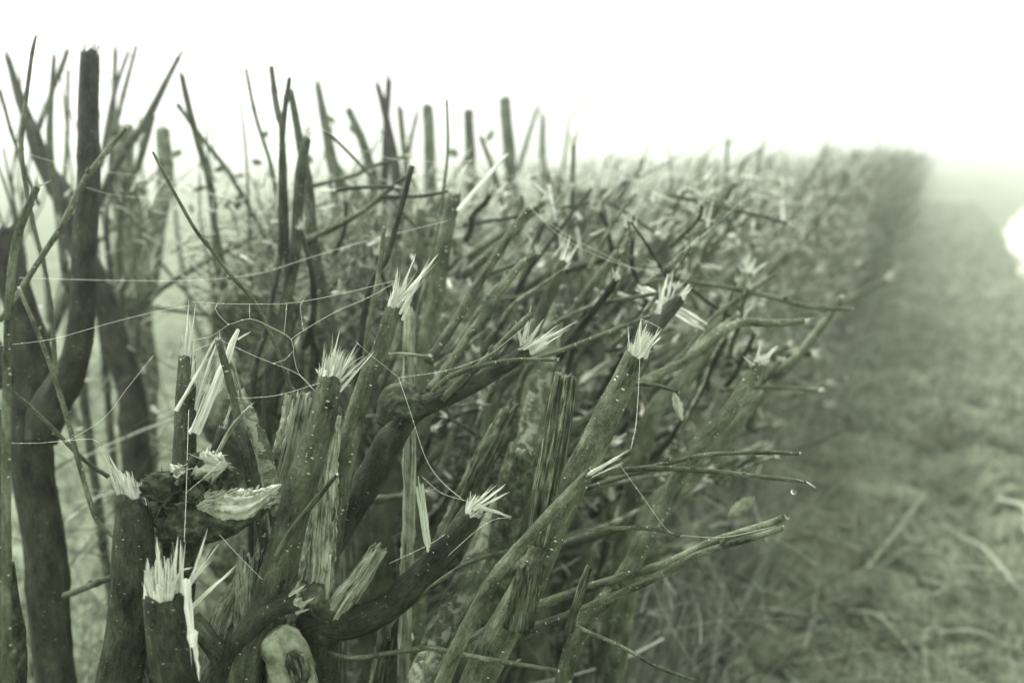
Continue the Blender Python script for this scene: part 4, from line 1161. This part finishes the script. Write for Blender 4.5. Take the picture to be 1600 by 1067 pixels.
for k in range(34):
    x_, y_, d_ = rs.uniform(430, 1230), rs.uniform(260, 760), rs.uniform(1.25, 2.2)
    leaf(P(x_, y_, d_), DR(rs.uniform(-1, 1), rs.uniform(-0.2, 1), rs.uniform(-.5, .5)), rs.uniform(0.014, 0.028), rs.uniform(0.006, 0.011),
         'shrivelled brown leaf caught among the crossing twigs', 'shrivelled leaves caught inside the hedge', curl=1.0)
S('short pale twig ending above the shrivelled leaf', [(960, 605, 8), (990, 600, 8), (1025, 602, 7), (1060, 612, 5)], 1.0, 1.0, name='hedge_twig', mat='twig', tip='cut', buds=1)

for k in range(30):
    px_ = rs.uniform(-20, 470); d_ = rs.uniform(1.55, 2.9)
    top_ = rs.uniform(80, 330); bot_ = rs.uniform(420, 760); ln_ = rs.gauss(0, 90)
    n_ = 5; pt = [(px_ + ln_ * t_ + rs.gauss(0, 6), bot_ + (top_ - bot_) * t_, (9 - 5 * t_) * rs.uniform(0.5, 0.9)) for t_ in [i / (n_ - 1) for i in range(n_)]]
    S('thin faint blurred rod standing among the left stems against the pale field', pt, d_, d_ + 0.05, name='hedge_twig', group='thin faint rods at the left', mat=rs.choice(['twig', 'bark', 'bark_dark']), tip='cut', ext=False)

for k in range(165):
    px_ = rs.uniform(430, 1180); py_ = rs.uniform(300, 800) - (px_ - 430) * 0.05
    d_ = rs.uniform(1.15, 1.85); a_ = math.radians(rs.gauss(58, 36)); ln_ = rs.uniform(70, 220)
    ex_, ey_ = px_ + math.cos(a_) * ln_, py_ - math.sin(a_) * ln_
    if ex_ > 1290 or ey_ < (235 if px_ < 700 else 285): continue
    w_ = rs.choice((5, 6, 6, 7, 8, 10, 13)); bow = rs.gauss(0, 0.035) * ln_
    pt = [(px_ + (ex_ - px_) * t_ + bow * math.sin(math.pi * t_) + rs.gauss(0, 2.5), py_ + (ey_ - py_) * t_ + bow * 0.5 * math.sin(math.pi * t_), w_ * (1.1 - 0.35 * t_)) for t_ in (0, 0.25, 0.5, 0.75, 1)]
    S('slim twig with a small torn tip crossing among others behind the front stems', pt, d_ + 0.06, d_, name='hedge_twig', group='slim crossing twigs behind the front stems',
      mat=rs.choice(['twig', 'bark', 'bark_dark', 'bark_pale']), tip='spl', L=rs.uniform(18, 48), n=22, spread=0.9, wf=0.42, ext=False, buds=1 if d_ < 1.4 else 0)

# mossy clumps and bramble litter on top of the old boles
mb = MB(); n = 5200
cx = []
for (x_, y_, d_, sx_, sz_, c_) in [(480, 400, 1.75, .10, .05, 900), (620, 400, 2.0, .12, .06, 900), (420, 470, 1.7, .05, .05, 500), (760, 420, 2.2, .15, .08, 900), (930, 340, 2.6, .17, .07, 1200), (560, 470, 1.7, .1, .08, 800)]:
    c0_ = P(x_, y_, d_)
    cx.append(c0_ + np.clip(NP.normal(0, 1, (c_, 3)), -1.7, 1.7) * np.array([sx_, sx_ * 1.3, sz_]))
P0 = np.vstack(cx); n = len(P0)
D = NP.normal(0, 1, (n, 3)) + np.array([0.2, 0, 0.2])
quick_tubes(mb, P0, D, NP.uniform(0.02, 0.09, n), NP.uniform(0.0006, 0.002, n), NP.normal(0, 0.6, n), 9)
tag(mb.build('bramble_litter', M['stalk']), 'curled dry stems and litter caught among the old boles', 'litter', kind='stuff')

# spider silk
SILK = [
 ([(0, 540), (80, 530), (160, 508), (230, 490), (297, 477)], .86, .92, 'long beaded silk line from the left edge to the shattered stem'),
 ([(300, 471), (340, 474), (390, 475), (449, 474), (520, 462), (620, 438)], .92, .915, 'straight upper silk line running to the curved splinters'),
 ([(620, 440), (575, 465), (525, 487), (473, 517), (455, 530)], .915, .90, 'silk line falling left from the curved splinters to the web knot'),
 ([(340, 474), (336, 482), (346, 497), (357, 507), (390, 498), (425, 512), (455, 530), (459, 555), (467, 583), (493, 612)], .90, .89, 'jagged web thread down the middle of the torn web'),
 ([(390, 475), (390, 498)], .90, .90, 'shortest vertical web thread, left in the torn web'),
 ([(448, 474), (446, 500), (444, 524)], .90, .90, 'vertical web thread, middle of the torn web'),
 ([(475, 468), (469, 476), (474, 517)], .90, .90, 'vertical web thread, right in the torn web'),
 ([(342, 530), (400, 557), (465, 584), (493, 612)], .90, .88, 'lower web thread from the thin webbed stem to the white fan'),
 ([(355, 622), (400, 621), (440, 616), (500, 598)], .90, .87, 'silk line reaching the bark rim of the white fan from the left'),
 ([(425, 568), (445, 562), (457, 549)], .90, .90, 'small curved web thread closing the lower mesh'),
 ([(342, 532), (310, 545), (285, 560)], .90, .92, 'faint thread from the webbed stem left to the dark shattered stem'),
 ([(357, 507), (330, 525), (298, 532)], .90, .92, 'faint upper thread between webbed stem and shattered splinters'),
 ([(556, 534), (580, 555), (623, 590)], .87, .93, 'silk line from the white fan down to the taut junction'),
 ([(623, 590), (700, 578), (760, 556), (800, 527), (835, 498)], .93, .97, 'long curved silk line rising right to the white splinters'),
 ([(623, 590), (640, 640), (665, 715), (690, 752), (725, 782)], .93, .86, 'silk line dropping from the junction to the torn arm'),
 ([(0, 692), (60, 692), (145, 686), (156, 700)], .84, .86, 'beaded silk line from the left edge to the leaning crown'),
 ([(240, 555), (200, 605), (160, 655), (95, 695)], 1.0, .95, 'diagonal silk line in the gap beside the forked trunk'),
 ([(30, 434), (170, 438), (300, 438), (400, 428), (480, 404), (560, 380), (700, 345)], 1.05, 1.15, 'very long sagging silk line across the upper left'),
 ([(40, 240), (120, 262), (220, 275)], 1.2, 1.3, 'blurred silk line high across the forked trunk'),
 ([(135, 293), (180, 305), (262, 312)], 1.2, 1.3, 'blurred silk line just below the high one'),
 ([(500, 200), (560, 232), (640, 252), (780, 250)], 1.2, 1.28, 'blurred silk line sagging across the top centre'),
 ([(1002, 500), (998, 600), (994, 660), (986, 700)], .90, .825, 'vertical silk line under the crisp white brush'),
 ([(1001, 498), (1018, 505), (1034, 514)], .89, .89, 'tiny silk bridge across the crisp white brush'),
 ([(660, 745), (690, 770), (728, 782)], .855, .86, 'drooping silk line from the upright splinter to the torn arm'),
 ([(968, 725), (1000, 770), (1040, 825), (1055, 834)], .825, .885, 'slack silk line down to the hooked twig'),
 ([(608, 880), (680, 845), (715, 815), (745, 790)], .86, .86, 'silk line under the left side of the torn arm'),
 ([(700, 868), (740, 832), (770, 812), (798, 808)], .85, .85, 'silk line under the torn white end'),
 ([(1063, 836), (1130, 839), (1212, 822)], .88, .90, 'fine silk line from the hooked twig to the paired shoots'),
 ([(830, 325), (880, 372), (960, 410), (1045, 430)], 1.08, 1.25, 'blurred silk line from the leaning shoot to the torn plates'),
 ([(830, 330), (900, 375), (1000, 425)], 1.10, 1.25, 'second blurred silk line just beneath, right of centre'),
 ([(288, 845), (291, 770), (293, 700), (295, 640)], .80, .90, 'vertical silk line in front of the rotten hollow stump'),
 ([(290, 770), (320, 745), (345, 720)], .84, .85, 'silk line slanting over the gnarled head'),
 ([(343, 835), (375, 870), (410, 905)], .84, .84, 'silk line low between white front stump and flat topped stub'),
]
for (pt, a_, b_, lb) in SILK:
    n_ = len(pt)
    o = np.array([P(p[0], p[1], a_ + (b_ - a_) * i / (n_ - 1)) for i, p in enumerate(pt)])
    mb = MB(); rr_ = 0.00012 * (1 + 0.6 * ((a_ + b_) / 2 > 1.0))
    c, _ = resample(o, np.full(n_, rr_), 0.006)
    tube(mb, c, np.full(len(c), rr_), 5, 0.006, 'bark', 0.0, 0, seed=1)
    ob = mb.build('spider_thread', M['silk'], origin=tuple(o[0]))
    root = ob
    tag(ob, lb, 'spider silk')
    for k in range(1 if n_ < 4 else 3):
        p_ = c[rs.randrange(len(c))]; s_ = rs.uniform(0.0003, 0.0005)
        mb = MB(); tube(mb, [p_ + np.array([0, 0, z_ * s_]) for z_ in (-1, -.7, 0, .7, 1)], [s_ * .05, s_ * .7, s_, s_ * .7, s_ * .05], 8, s_ * .3, 'bark', 0, 0, seed=1)
        mb.build('dew_bead', M['silk'], ob)

# water drops
def drop(p, s_, label, group=None):
    mb = MB()
    n_ = 9
    pts = [np.array(p) + np.array([0, 0, -math.cos(math.pi * i / n_) * s_]) for i in range(n_ + 1)]
    rad = [max(0.03 * s_, math.sin(math.pi * i / n_) * s_ * (1 if i < 6 else 0.92)) for i in range(n_ + 1)]
    V = []; q = []; sd_ = 14
    for i, (c, r_) in enumerate(zip(pts, rad)):
        for k in range(sd_): V.append(c + np.array([math.cos(k / sd_ * 6.2832) * r_, math.sin(k / sd_ * 6.2832) * r_, 0]))
    for i in range(n_):
        for k in range(sd_): q.append((i * sd_ + k, i * sd_ + (k + 1) % sd_, (i + 1) * sd_ + (k + 1) % sd_, (i + 1) * sd_ + k))
    b0 = len(V); V += [pts[0] - np.array([0, 0, 0.001 * s_]), pts[-1]]
    t = [(b0, (k + 1) % sd_, k) for k in range(sd_)] + [(b0 + 1, n_ * sd_ + k, n_ * sd_ + (k + 1) % sd_) for k in range(sd_)]
    mb.add(V, q, t, V)
    ob = mb.build('water_drop', M['water'], origin=tuple(p))
    tag(ob, label, 'water drop', group)


drop(P(1240, 768, .915), 0.0026, 'bright drop hanging below the small forked twig tip')
for (x_, y_, d_) in [(1345, 362, 3.2), (1326, 365, 3.4), (1297, 352, 3.0), (1294, 380, 3.2), (1322, 588, 2.2), (1291, 631, 2.0), (1202, 405, 2.6), (285, 377, 1.9), (62, 477, 1.5), (1380, 300, 3.5), (440, 350, 1.8), (1120, 300, 3.2), (1213, 350, 3.2), (1170, 555, 1.6), (1000, 480, 1.4), (1238, 455, 2)]:
    drop(P(x_, y_, d_), 0.0028, 'out of focus bright drop among the blurred twigs', 'bright drops among blurred twigs')
